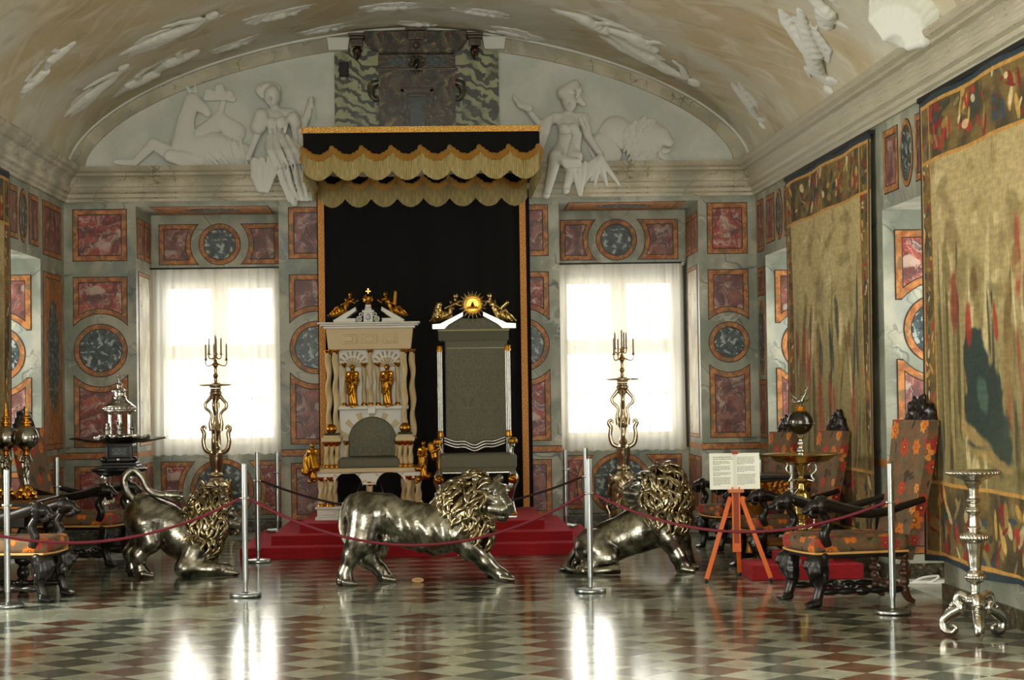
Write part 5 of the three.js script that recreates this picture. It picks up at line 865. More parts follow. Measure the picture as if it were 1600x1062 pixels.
tapestry(1.83, 5.24, .27, 3.53, 'right', T.tap1, 'woven tapestry with hazy landscape and slim figures, behind the globe centrepiece');
tapestry(6.7, 10.15, .27, 3.55, 'right', T.tap2, 'large woven tapestry with robed figures and a dark horse, behind the silver pedestal');
tapestry(2.82, 5.95, .27, 3.55, 'left', T.tap1, 'edge of a woven tapestry hanging behind the table with two globes');
T.floral = (() => {
  const L = []; for (let i = 0; i < 60; i++) L.push([hash(i, 1, 90), hash(i, 2, 90), .03 + .05 * hash(i, 3, 90), .012 + .02 * hash(i, 4, 90), hash(i, 5, 90) * 3.1, [[54, 58, 46], [80, 84, 66], [96, 92, 70], [60, 44, 34]][i % 4], .3, .9]);
  for (let i = 0; i < 26; i++) { const x = hash(i, 6, 90), y = hash(i, 7, 90), r = .035 + .04 * hash(i, 8, 90), c = [[196, 104, 34], [168, 58, 34], [206, 132, 58], [148, 44, 40]][i % 4]; for (let k = 0; k < 6; k++) { const a = k * 1.047 + i; L.push([x + Math.cos(a) * r * .6, y + Math.sin(a) * r * .6, r * .55, r * .4, a, c, .25, .95]); } L.push([x, y, r * .4, r * .4, 0, mix(c, [90, 30, 20], .6), .3, .9], [x, y, r * .16, r * .16, 0, [214, 170, 90], .3, .9]); }
  return splats(512, 512, (u, v) => mix([84, 74, 54], [122, 84, 56], .5 + fbm(u, v, 8, 3, 95)), L, weave, 1.15, true);
})();
Object.assign(M, {
  floral: std({ map: T.floral, roughness: .85, bumpMap: T.weaveB, bumpScale: .002 }), carved: std({ color: 0x15110e, roughness: .32 }), walnut: std({ color: 0x4a2a18, roughness: .35 }), giltWood: std({ color: 0xa86a1c, metalness: .7, roughness: .38 }), piping: std({ color: 0xd8a45c, roughness: .7 }),
});
// ---------------------------------------------------------------- armchairs
const turned = (len, r) => { const p = []; for (let i = 0; i <= 40; i++) { const t = i / 40; p.push([r * (.62 + .38 * Math.abs(Math.sin(t * Math.PI * 5))) * (Math.abs(t - .5) < .06 ? 1.35 : 1), t * len]); } return lathe([[0, 0], ...p, [0, len]], 12); };
function armchair(label, pos, turn, k = 1, wood = M.carved) {
  const o = thing('armchair', label, 'armchair', pos, turn, 'carved armchairs'); o.scale.setScalar(k);
  const seat = part(o, 'seat', metric(mv(new RoundedBoxGeometry(.6, .12, .72, 4, .045), 0, .425, .02)), M.floral, 'floral upholstered seat');
  part(seat, 'piping', tube([[-.3, .368, .36], [-.15, .366, .385], [.15, .366, .385], [.3, .368, .36]], .008, 20, 8), M.piping); for (const s of [-1, 1]) part(seat, 'piping', box(s * .302 - .006, s * .302 + .006, .36, .376, -.33, .36, .003), M.piping);
  part(o, 'seat_rail', merge([box(-.28, .28, .33, .372, -.32, .36, .01)]), wood);
  const bk = new THREE.BoxGeometry(.56, .98, .075, 10, 24, 3), p = bk.attributes.position; for (let i = 0; i < p.count; i++) { const t = p.getY(i) / .98 + .5; p.setZ(i, p.getZ(i) * (1 + .25 * Math.cos(p.getX(i) * 5)) - .34 - .2 * t - .03 * Math.sin(t * 3)); p.setX(i, p.getX(i) * (1 - .06 * Math.cos(t * 3))); p.setY(i, .3 + t * .97); }
  bk.computeVertexNormals(); part(o, 'backrest', metric(bk), M.floral, 'floral upholstered back');
  const cr = []; for (let i = 0; i < 34; i++) { const a = i / 33 * 2 - 1, h = (1 - a * a) * .17 + .025; cr.push([a * .22, 1.27, -.58, .022, a * .2 + rr(-.02, .02), 1.27 + h * rr(.5, 1), -.59 + rr(-.02, .02), .018]); } for (let i = 0; i < 16; i++) cr.push([rr(-.15, .15), 1.3 + rr(0, .1), -.565, .026, .03, .022]);
  part(o, 'crest', sculpt(cr, .011, .012), wood, 'carved dark crest');
  for (const s of [-1, 1]) {
    const arm = part(o, 'arm', tube([[s * .29, .72, -.46], [s * .3, .68, -.3], [s * .31, .635, -.1], [s * .31, .66, .12], [s * .31, .71, .3], [s * .31, .7, .38], [s * .31, .64, .4], [s * .31, .63, .35]], [.022, .026, .03, .034, .04, .042, .036, .022], 50, 12), wood);
    part(arm, 'arm_head', merge([sculpt([[s * .31, .7, .36, .05, .045, .06], [s * .31, .68, .4, .03, s * .31, .66, .44, .025], ...Array.from({ length: 12 }, (_, i) => [s * .31 + .05 * Math.cos(i * .52), .7 + .05 * Math.sin(i * .52), .33, .02, s * .31 + .06 * Math.cos(i * .52), .7 + .06 * Math.sin(i * .52), .3, .012])], .009, .015)]), wood, 'carved beast head at the arm end');
    part(o, 'arm_support', tube([[s * .31, .66, .32], [s * .31, .57, .27], [s * .31, .5, .3], [s * .3, .42, .27]], [.026, .03, .036, .03], 24, 12), wood);
    const leg = [...chain([s * .26, .34, .3, .055], [s * .26, .25, .35, .06], [s * .26, .14, .31, .036], [s * .26, .05, .34, .034]), ...paw(s * .26, 0, .34, 0, 1, .042), [s * .26, .3, .34, .07, .07, .06], [s * .26, .31, .4, .03, s * .26, .28, .42, .022]]; for (let i = 0; i < 22; i++) { const a = rr(0, 6.28), y = rr(.2, .36); leg.push([s * .26 + Math.cos(a) * .055, y, .33 + Math.sin(a) * .055, .018, s * .26 + Math.cos(a) * .06, y - .05, .33 + Math.sin(a) * .06, .01]); }
    part(o, 'leg', sculpt(leg, .01, .02), wood, 'carved beast leg with paw');
    part(o, 'leg', merge([turned(.3, .032).translate(s * .25, .06, -.32), tube([[s * .25, .08, -.32], [s * .25, .03, -.35], [s * .25, .012, -.39]], [.03, .026, .016], 12, 10)]), M.walnut);
    part(o, 'stretcher', turned(.6, .026).rotateX(Math.PI / 2).translate(s * .255, .1, -.3), wood);
  }
  part(o, 'stretcher', turned(.5, .026).rotateZ(-Math.PI / 2).translate(-.25, .1, .0), wood); part(o, 'stretcher', turned(.5, .024).rotateZ(-Math.PI / 2).translate(-.25, .12, -.32), M.walnut);
  return o;
}
armchair('carved black armchair with orange floral upholstery beside the silver pedestal', [2.855, 0, -13.5], -Math.PI / 2 + .2);
armchair('carved black armchair with floral back, behind the globe centrepiece', [2.86, 0, -16.15], -Math.PI / 2 + .2, .9);
armchair('carved armchair half hidden by the easel and the gilded side table', [2.83, 0, -18.2], -Math.PI / 2 + .25, .86);
armchair('carved black armchair with worn floral back beside the silver fountain', [-3.28, 0, -17.75], Math.PI / 2 - .2, .98);
armchair('carved black armchair in front of the table with two globes', [-3.27, 0, -14.72], Math.PI / 2 - .12, .98);
// ---------------------------------------------------------------- rope posts and ropes
const POSTS = [];
function stanchion(label, x, z, y = 0, h = 1) {
  const o = thing('rope_post', label, 'rope post', [x, y, z], 0, 'steel rope posts');
  part(o, 'base', lathe([[0, 0], [.112, 0], [.118, .006], [.118, .022], [.11, .03], [.03, .034], [.026, .04], [0, .04]], 36), M.steel);
  const pole = part(o, 'pole', lathe([[.016, .035], [.016, .11], [.0225, .115], [.0225, h - .004], [.02, h], [0, h]], 20), M.steel);
  part(pole, 'rope_ring', merge([new THREE.TorusGeometry(.024, .006, 8, 20).rotateX(Math.PI / 2).translate(0, h * .74, 0), ball(.026, h * .74, 0, .013, 10), ball(-.026, h * .74, 0, .013, 10)]), M.silver);
  POSTS.push([x, y + h * .74, z]);
}
stanchion('steel rope post standing between the bowing lion and the striding lion', -1.484, -14.56);                 // 0
stanchion('steel rope post standing close to the front corner of the dais on the fountain side', -1.672, -17.55);      // 1
stanchion('dark thin steel rope post on the dais step beside the ivory throne', -1.69, -19.9, .11, .82);               // 2
stanchion('steel rope post in front of the armchair next to the silver fountain', -3.38, -17.05);                       // 3
stanchion('steel rope post in front of the table with two globes', -3.16, -14.12, 0, 1.0);                             // 4
stanchion('steel rope post standing beside the seated lion that looks away', 1.108, -14.43);                          // 5
stanchion('steel rope post behind the seated lion at the dais corner', 1.3, -17.3);                                   // 6
stanchion('dark thin steel rope post on the dais step beside the silver throne', 1.285, -19.9, .11, .8);               // 7
stanchion('steel rope post in front of the orange floral armchair', 2.985, -12.7);                                     // 8
stanchion('steel rope post right behind the globe centrepiece', 2.885, -15.74, 0, .92);                            // 9
stanchion('slim steel rope post behind the easel near the gilded table', 2.95, -17.68, 0, .86);                         // 10
stanchion('steel rope post beside the tapestry edge, in front of the floral armchair near the globes', -3.72, -13.7);       // 11
M.rope = std({ color: 0x6e1226, roughness: .7 }); M.ropeDark = std({ color: 0x2a1214, roughness: .8 });
function rope(a, b, sag, mat, label) {
  const pts = []; for (let i = 0; i <= 12; i++) { const t = i / 12; pts.push([a[0] + (b[0] - a[0]) * t, a[1] + (b[1] - a[1]) * t - sag * 4 * t * (1 - t), a[2] + (b[2] - a[2]) * t]); }
  one('barrier_rope', label, 'rope', tube(pts, .0105, 60, 8), mat, [0, 0, 0], 0, 'barrier ropes');
}
const off = (p, d) => [p[0] + d, p[1], p[2]];
rope(off(POSTS[0], .03), off(POSTS[5], -.03), .37, M.rope, 'dark red rope sagging in front of the striding lion');
rope(off(POSTS[11], .03), off(POSTS[0], -.03), .28, M.rope, 'dark red rope sagging in front of the bowing lion');
rope(off(POSTS[5], .03), off(POSTS[8], -.03), .24, M.rope, 'dark red rope sagging in front of the easel');
rope(off(POSTS[1], .03), off(POSTS[6], -.03), .3, M.ropeDark, 'dark rope hanging across the front of the dais');
// ---------------------------------------------------------------- tall silver stands with candelabra in the window bays
M.standSilver = std({ color: 0xc6b79a, metalness: 1, roughness: .2 });
function gueridon(x, z, which) {
  const o = thing('candle_stand', `tall ornate silver stand in front of the window ${which}`, 'stand', [x, 0, z], 0, 'tall silver stands');
  const m = M.standSilver;
  // scrolled legs
  for (let i = 0; i < 4; i++) { const a = i * Math.PI / 2 + .45, c = Math.cos(a), s = Math.sin(a), P = (r, y) => [c * r, y, s * r]; part(o, 'leg', tube([P(.05, .3), P(.13, .32), P(.2, .27), P(.17, .17), P(.19, .08), P(.25, .03), P(.27, .06), P(.24, .08)], [.03, .034, .036, .03, .026, .026, .02, .012], 40, 10), m); }
  part(o, 'foot_body', latheS([[0, .12], [.06, .13], [.09, .18], [.07, .24], [.12, .28], [.155, .36], [.17, .45], [.14, .54], [.09, .6], [.07, .64]], 20), m, 'embossed bulbous foot');
  part(o, 'embossing', sculpt(Array.from({ length: 44 }, (_, i) => { const a = i * 2.4, y = .3 + (i % 11) * .026; return [Math.cos(a) * .155, y, Math.sin(a) * .155, .026, Math.cos(a + .2) * .165, y + .04, Math.sin(a + .2) * .165, .014]; }), .011, .02), m, 'embossed leafwork');
  part(o, 'shaft', latheS([[.07, .63], [.085, .66], [.06, .7], [.08, .84], [.085, .9], [.05, .93]], 6), m);
  for (const [y0, w, h] of [[.9, .14, .28], [1.2, .1, .3]]) for (const a0 of [0, 1, 2, 3]) { const a = a0 * Math.PI / 2 + .1, c = Math.cos(a), s = Math.sin(a), P = (r, y) => [c * r * w, y0 + y * h, s * r * w]; part(o, y0 < 1 ? 'scroll_arm' : 'scroll_bracket', y0 < 1 ? tube([P(.35, 0), P(.8, .12), P(1.0, .45), P(.95, .78), P(1.12, .96), P(.9, 1.05), P(.75, .92)], [.026, .028, .026, .024, .026, .02, .012], 36, 9) : tube([P(.5, -.2), P(.62, .1), P(.5, .38), P(.75, .52), P(1.1, .62), P(1.15, .78), P(.85, .9), P(.5, 1.05)], [.03, .026, .018, .017, .018, .02, .02, .024], 40, 9), m); }
  part(o, 'core', latheS([[.03, .9], [.05, .96], [.024, 1.02], [.032, 1.08], [.06, 1.15], [.04, 1.2], [.026, 1.3], [.03, 1.36], [.024, 1.44], [.05, 1.5], [.075, 1.55], [.06, 1.58], [.1, 1.6]], 16), m);
  const tr = new THREE.CylinderGeometry(.18, .1, .03, 48, 1), tp = tr.attributes.position; for (let i = 0; i < tp.count; i++) { const a = Math.atan2(tp.getZ(i), tp.getX(i)), r = Math.hypot(tp.getX(i), tp.getZ(i)); if (r > .05) { const f = 1 + .1 * Math.abs(Math.sin(a * 4)); tp.setX(i, tp.getX(i) * f); tp.setZ(i, tp.getZ(i) * f); } } tr.computeVertexNormals();
  part(o, 'tray', merge([tr.translate(0, 1.62, 0), new THREE.TorusGeometry(.178, .012, 8, 40).rotateX(Math.PI / 2).translate(0, 1.636, 0)]), m, 'scalloped tray');
  // candelabrum
  const k = thing('candelabrum', `branched silver gilt candelabrum on the stand in front of the window ${which}`, 'candelabrum', [x, 1.637, z], 0, 'candelabra');
  const mk = std({ color: 0xa98e5e, metalness: 1, roughness: .24 });
  part(k, 'stem', latheS([[0, 0], [.06, .005], [.055, .02], [.02, .035], [.018, .07], [.03, .1], [.016, .13], [.016, .18], [.034, .215], [.02, .25], [.012, .28], [.02, .31], [.024, .33], [0, .335]], 16), mk);
  const tips = [[0, .345, 0]];
  for (let i = 0; i < 6; i++) {
    const a = i * Math.PI / 3 + .3, c = Math.cos(a), s = Math.sin(a), hi = i & 1, R = hi ? .075 : .128, ty = hi ? .33 : .265, P = (r, y) => [c * r, y, s * r];
    part(k, 'branch', tube([P(.015, .24 + hi * .06), P(R * .45, .215 + hi * .07), P(R * .9, .21 + hi * .08), P(R * 1.04, ty - .02), P(R, ty)], [.008, .008, .007, .006, .007], 26, 8), mk);
    part(k, 'drip_pan', lathe([[.005, -.006], [.024, 0], [.026, .006], [.012, .006], [.012, .02], [0, .02]], 14).translate(...P(R, ty)), mk); tips.push([c * R, ty + .02, s * R]);
  }
  part(k, 'drip_pan', lathe([[.005, -.006], [.026, 0], [.028, .006], [.012, .006], [.012, .02], [0, .02]], 14).translate(0, .33, 0), mk);
  tips.forEach((t, i) => one('candle', `slim pale candle in the ${i === 0 ? 'middle' : i & 1 ? 'outer ring' : 'inner ring'} of the candelabrum ${which}`, 'candle', lathe([[0, 0], [.0095, 0], [.0085, .15 + (i ? 0 : .03)], [.003, .158 + (i ? 0 : .03)], [.001, .17 + (i ? 0 : .03)], [0, .17 + (i ? 0 : .03)]], 10), M.candle ??= std({ color: 0x9a8a78, roughness: .5 }), [x + t[0], 1.637 + t[1] + (i ? 0 : .005), z + t[2]], 0, `candles ${i === 0 ? '' : i & 1 ? 'of the lower ring ' : 'of the raised ring '}${which}`));
}
gueridon(-2.43, -20.92, 'near the fountain'); gueridon(1.985, -20.9, 'near the easel');
// ---------------------------------------------------------------- silver pedestal in the foreground
{
  const o = thing('silver_pedestal', 'polished silver baluster pedestal on three scrolled feet before the large tapestry', 'pedestal', [3.185, 0, -11.42]); o.scale.setScalar(.96);
  const m = std({ color: 0xcfcdc4, metalness: 1, roughness: .2 });
  const Y = (p) => (1000 - p) * .00392;
  part(o, 'tray', latheS([[0, Y(752)], [.055, Y(752)], [.12, Y(744)], [.158, Y(741)], [.164, Y(737)], [.15, Y(734)], [.08, Y(733)], [0, Y(733)]], 40, 3), m);
  part(o, 'tray_gadroon', merge(Array.from({ length: 36 }, (_, i) => scl(ball(0, 0, 0, 1, 8), .017, .013, .011).rotateY(-i * Math.PI / 18).translate(Math.cos(i * Math.PI / 18) * .156, Y(738), Math.sin(i * Math.PI / 18) * .156))), m, 'gadrooned rim');
  part(o, 'shaft', latheS([[.056, Y(752)], [.034, Y(764)], [.03, Y(778)], [.05, Y(782)], [.028, Y(788)], [.044, Y(794)], [.052, Y(799)], [.03, Y(806)], [.034, Y(822)], [.045, Y(826)], [.036, Y(830)], [.082, Y(836)], [.085, Y(842)], [.06, Y(850)], [.044, Y(874)], [.036, Y(892)], [.056, Y(898)], [.06, Y(904)], [.056, Y(910)], [.03, Y(914)], [.028, Y(930)], [.06, Y(934)], [.07, Y(942)], [.03, Y(950)]], 28, 4), m);
  part(o, 'shaft_gadroon', merge(Array.from({ length: 20 }, (_, i) => ball(Math.cos(i * Math.PI / 10) * .056, Y(904), Math.sin(i * Math.PI / 10) * .056, .013, 8)).concat(Array.from({ length: 22 }, (_, i) => scl(ball(0, 0, 0, 1, 8), .012, .02, .012).translate(Math.cos(i * Math.PI / 11) * .08, Y(841), Math.sin(i * Math.PI / 11) * .08)))), m, 'beaded collars');
  for (const a of [Math.PI * .56, Math.PI * 1.2, Math.PI * 1.86]) {
    const c = Math.cos(a), s = Math.sin(a), P = (r, y) => [c * r, y, s * r];
    const lg = part(o, 'leg', tube([P(.04, .24), P(.1, .26), P(.12, .22), P(.1, .18), P(.16, .14), P(.21, .09), P(.2, .035), P(.15, .025), P(.13, .055), P(.155, .07)], [.022, .03, .034, .034, .036, .036, .032, .026, .018, .01], 50, 12), m);
    part(lg, 'leaf_chasing', merge(Array.from({ length: 12 }, (_, i) => { const t = i / 11; return ball(c * (.13 + .09 * t) + rr(-.008, .008), .2 - .12 * t + .028, s * (.13 + .09 * t) + rr(-.008, .008), .014, 8); })), m);
  }
}
// ---------------------------------------------------------------- easel with notice
{
  const o = thing('easel', 'orange wooden tripod easel beside the seated lion', 'easel', [2.3, 0, -15.08]);
  const w = std({ color: 0xd8641c, roughness: .5 }), apex = [.01, .68, 0];
  const bar = (a, b, r) => { const A = new THREE.Vector3(...a), B = new THREE.Vector3(...b), L = A.distanceTo(B); return new RoundedBoxGeometry(r * 2, L, r * 1.3, 1, .003).applyQuaternion(new THREE.Quaternion().setFromUnitVectors(new THREE.Vector3(0, 1, 0), B.clone().sub(A).normalize())).translate((A.x + B.x) / 2, (A.y + B.y) / 2, (A.z + B.z) / 2); };
  for (const [f, t] of [[[-.245, .03, .12], [-.03, .66, .01]], [[.26, .03, .12], [.05, .66, .01]], [[.1, .03, -.42], [.02, .66, -.04]]]) { const l = part(o, 'leg', bar(f, t, .017), w); part(l, 'rubber_foot', lathe([[0, 0], [.012, 0], [.014, .02], [.01, .035], [0, .035]], 12).translate(f[0], 0, f[2]), M.black); }
  part(o, 'leg_clamp', box(.19, .235, .16, .19, .06, .1, .006), M.black, 'black clamp on one leg');
  for (const s of [-1, 1]) part(o, 'mast_rail', box(.01 + s * .026 - .006, .01 + s * .026 + .006, .27, .74, .02, .045, .002), w);
  part(o, 'mast', box(-.015, .035, .3, 1.02, .0, .02, .003), std({ color: 0xa4441a, roughness: .5 })); part(o, 'mast_foot', box(-.024, .044, .23, .3, .015, .05, .004), w);
  part(o, 'ledge', box(-.05, .07, .695, .722, .0, .075, .005), std({ color: 0xc07038, roughness: .5 })); part(o, 'top_clip', box(-.012, .03, 1.0, 1.022, .0, .06, .003), std({ color: 0xa23c18, roughness: .5 }));
  const cv = document.createElement('canvas'); cv.width = 640; cv.height = 448; const x = cv.getContext('2d'); x.fillStyle = '#eeeee0'; x.fillRect(0, 0, 640, 448); x.fillStyle = '#dcdcd0'; x.fillRect(300, 0, 46, 448);
  x.fillStyle = '#3a3a38'; x.font = 'bold 21px sans-serif'; x.fillText('Den kongelige salvestol', 44, 54); x.fillText('og den kongelige tronstol', 44, 78);
  // blocks of small print too fine to read: rows of word-length strokes
  let sd = 5; const rn = () => { sd = (sd * 16807) % 2147483647; return sd / 2147483647; };
  const para = (x0, y0, n, wd) => { for (let i = 0; i < n; i++) { let px = x0; const end = x0 + wd * (i === n - 1 ? .4 : .9 + .1 * rn()); while (px < end) { const l = 8 + rn() * 26; x.fillStyle = '#66665f'; x.fillRect(px, y0 + i * 13, Math.min(l, end - px), 5.5); px += l + 6; } } };
  para(44, 96, 4, 230); para(44, 160, 5, 230); para(44, 236, 4, 230); para(44, 300, 8, 230); para(352, 46, 8, 240); para(352, 164, 6, 240); para(352, 262, 11, 240);
  const t = new THREE.CanvasTexture(cv); t.colorSpace = THREE.SRGBColorSpace;
  const bd = thing('notice_board', 'white printed notice sheet in two columns resting on the easel', 'notice', [2.305, .722, -15.045]); bd.rotation.x = -.06;
  part(bd, 'backing', box(-.198, .198, 0, .284, -.006, 0), std({ color: 0xe8e8dc, roughness: .6 }));
  part(bd, 'print', new THREE.PlaneGeometry(.394, .28).translate(0, .142, .0015), std({ map: t, roughness: .6 }));
}
// ---------------------------------------------------------------- globe centrepiece on red plinth
{
  const p = thing('red_plinth', 'low red velvet two-step plinth under the globe centrepiece', 'plinth', [2.87, 0, -15.34]);
  part(p, 'step', box(-.44, .44, 0, .12, -.3, .3, .012), M.carpet); part(p, 'step', box(-.2, .22, .11, .205, -.2, .2, .012), M.carpet);
  const cv = document.createElement('canvas'); cv.width = 128; cv.height = 64; const x = cv.getContext('2d'); x.fillStyle = '#6c5a48'; x.fillRect(0, 0, 128, 64); x.fillStyle = '#f2ece0'; x.font = 'bold 38px sans-serif'; x.fillText('2111', 20, 46);
  const t = new THREE.CanvasTexture(cv); t.colorSpace = THREE.SRGBColorSpace;
  const tg = thing('number_tag', 'small brown tag numbered 2111 on the red velvet plinth', 'tag', [2.79, .122, -15.11]); part(tg, 'plate', box(-.043, .043, 0, .034, -.02, .0), std({ color: 0x6c5a48, roughness: .6 })); part(tg, 'print', new THREE.PlaneGeometry(.084, .032).translate(0, .017, .0015), std({ map: t, roughness: .6 }));
  const o = thing('globe_centrepiece', 'silver gilt dish on a tall stem carrying a dark silver globe, on the red plinth', 'centrepiece', [2.885, .205, -15.34]);
  const g = std({ color: 0xbfa765, metalness: 1, roughness: .22 });
  part(o, 'foot', merge([latheS([[0, 0], [.16, 0], [.165, .015], [.13, .03], [.12, .045], [.07, .07], [.05, .11], [.04, .15]], 32), ...Array.from({ length: 12 }, (_, i) => ball(Math.cos(i * .5236) * .14, .03, Math.sin(i * .5236) * .14, .022, 8))]), g);
  part(o, 'stem', latheS([[.036, .14], [.05, .18], [.034, .22], [.04, .25], [.075, .3], [.085, .37], [.06, .45], [.03, .5], [.024, .54], [.045, .56], [.05, .57], [.02, .59], [.03, .62], [.05, .68], [.1, .72]], 24), g);
  for (const s of [-1, 1]) { part(o, 'handle', tube([[s * .04, .68, 0], [s * .1, .7, .01], [s * .12, .65, .01], [s * .08, .6, .01], [s * .1, .56, .01], [s * .05, .57, 0]], .009, 30, 8), M.silver); part(o, 'handle', tube([[s * .035, .27, 0], [s * .09, .26, .02], [s * .085, .2, .02], [s * .04, .17, 0]], .008, 24, 8), M.silver); }
  part(o, 'dish', latheS([[0, .7], [.14, .7], [.22, .72], [.27, .76], [.345, .77], [.35, .778], [.27, .772], [.2, .745], [0, .735]], 48), M.silverGilt, 'wide gilded dish');
  part(o, 'globe_stem', latheS([[.04, .74], [.024, .78], [.034, .8], [.018, .83], [.026, .86], [.014, .89], [.03, .91], [.035, .925]], 16), M.silver);
  part(o, 'globe', ball(0, 1.03, 0, .102, 40), std({ color: 0x55524c, metalness: 1, roughness: .24 }), 'dark silver globe');
  part(o, 'globe_ring', merge([new THREE.TorusGeometry(.103, .004, 8, 48).rotateX(Math.PI / 2).translate(0, 1.02, 0), ball(.11, 1.02, 0, .01, 8), ball(-.11, 1.02, 0, .01, 8)]), M.tarnish);
  part(o, 'globe_cap', latheS([[.06, 1.115], [.03, 1.14], [.035, 1.15], [.015, 1.165]], 16), M.gold);
  part(o, 'finial_bird', sculpt([...chain([-.01, 1.17, 0, .018], [0, 1.2, 0, .028], [.02, 1.235, 0, .02], [.04, 1.26, 0, .012], [.055, 1.255, .0, .006]), ...chain([-.01, 1.2, 0, .016], [-.05, 1.19, .03, .01], [-.075, 1.2, .05, .004]), ...chain([0, 1.2, 0, .016], [.05, 1.2, -.03, .009], [.085, 1.21, -.04, .004]), ...chain([.03, 1.24, 0, .012], [.05, 1.29, 0, .009], [.07, 1.32, 0, .004]), ...chain([-.01, 1.21, 0, .015], [-.04, 1.23, 0, .01], [-.06, 1.25, 0, .004])], .006, .012), M.tarnish, 'small winged figure on the globe');
}
// ---------------------------------------------------------------- side table with gilded figures behind the centrepiece
{
  const o = thing('gilded_table', 'dark topped side table with gilded carved apron between two armchairs', 'table', [3.05, 0, -17.14]);
  part(o, 'table_top', merge([box(-.3, .3, .715, .745, -.36, .36, .008), box(-.28, .28, .695, .716, -.34, .34, .006)]), M.ebony);
  part(o, 'apron', merge([box(-.25, .25, .55, .7, -.31, .31, .01), sculpt(Array.from({ length: 40 }, (_, i) => { const x = -.22 + (i % 10) * .048, y = .57 + Math.floor(i / 10) * .033; return [x, y, .31, .022, x + rr(-.03, .03), y + rr(0, .03), .33, .014]; }), .01, .012)]), M.giltWood, 'gilded carved apron');
  for (const [sx, sz] of [[-1, 1], [1, 1], [-1, -1], [1, -1]]) part(o, 'leg', sculpt([...chain([sx * .22, .66, sz * .26, .07], [sx * .27, .5, sz * .28, .075], [sx * .22, .3, sz * .26, .05], [sx * .24, .12, sz * .28, .04], [sx * .24, .03, sz * .28, .05]), [sx * .22, .6, sz * .32, .05, .06, .05], [sx * .25, .63, sz * .36, .03, .035, .03]], .012, .03), M.giltWood, 'gilded carved leg');
  part(o, 'lower_stretcher', box(-.25, .25, .12, .16, -.28, .28, .01), M.giltWood);
}
// ---------------------------------------------------------------- table with two globes
{
  const o = thing('ebony_table', 'ebony table with gold lines on its edge carrying two silver globes', 'table', [-3.53, 0, -15.75]);
  part(o, 'table_top', merge([box(-.31, .31, .672, .7, -.6, .6, .006), box(-.29, .29, .625, .655, -.58, .58, .006)]), M.ebony);
  part(o, 'gold_line', merge([box(-.298, .298, .655, .672, -.588, .588)]), std({ color: 0xc08030, roughness: .4, metalness: .5 }), 'thin gold line');
  part(o, 'apron', merge([box(-.26, .26, .5, .626, -.54, .54, .01), sculpt(Array.from({ length: 30 }, (_, i) => [.26, .52 + (i % 3) * .035, -.5 + i * .034, .025, .285, .54 + (i % 3) * .03, -.5 + i * .034, .018]), .012, .012)]), M.carved);
  for (const sx of [-1, 1]) for (const sz of [-1, 1]) part(o, 'leg', merge([turned(.5, .05).translate(sx * .24, 0, sz * .5), lathe([[.052, .0], [.056, .012], [.052, .024]], 16).translate(sx * .24, .22, sz * .5)]), M.carved);
  for (const sz of [-1, 1]) part(o, 'leg_band', lathe([[.054, 0], [.058, .012], [.054, .03]], 16).translate(.24, .3, sz * .5), M.gold, 'gilt ring on the leg');
  [[-3.53, -15.75, 'nearer the tapestry'], [-3.355, -15.7, 'nearer the aisle']].forEach(([x, z, w]) => {
    const g = thing('table_globe', `silver globe on a gilt figured foot, the one ${w} on the ebony table`, 'globe', [x, .7, z], 0, 'silver table globes');
    part(g, 'foot', sculpt([...chain([0, .01, 0, .045], [0, .05, 0, .04], [0, .1, 0, .025]), ...Array.from({ length: 14 }, (_, i) => [Math.cos(i * .45) * .06, .02 + (i % 3) * .03, Math.sin(i * .45) * .06, .024, Math.cos(i * .45) * .075, .015 + (i % 3) * .03, Math.sin(i * .45) * .075, .014])].map((c) => c), .009, .015), M.gold, 'gilded foot');
    part(g, 'supporting_figure', statuette(.26, { aR: [[.05, .2, .02], [.03, .26, .02]], aL: [[-.05, .2, .02], [-.03, .26, .02]] }).translate(0, .11, 0), M.tarnish, 'silver figure carrying the globe');
    part(g, 'lower_collar', latheS([[.02, .35], [.03, .365], [.02, .38], [.035, .4], [.045, .41]], 16), M.gold);
    part(g, 'globe', ball(0, .5, 0, .1, 36), std({ color: 0x9c9a94, metalness: 1, roughness: .18 })); part(g, 'equator_ring', new THREE.TorusGeometry(.101, .003, 6, 40).rotateX(Math.PI / 2).translate(0, .5, 0), M.tarnish);
    part(g, 'upper_collar', latheS([[.045, .59], [.035, .6], [.04, .625], [.022, .64], [.034, .66], [.02, .68]], 16), M.gold, 'gilded collar');
    part(g, 'finial', latheS([[.018, .68], [.012, .72], [.006, .77], [0, .8]], 10), M.gold);
  });
}
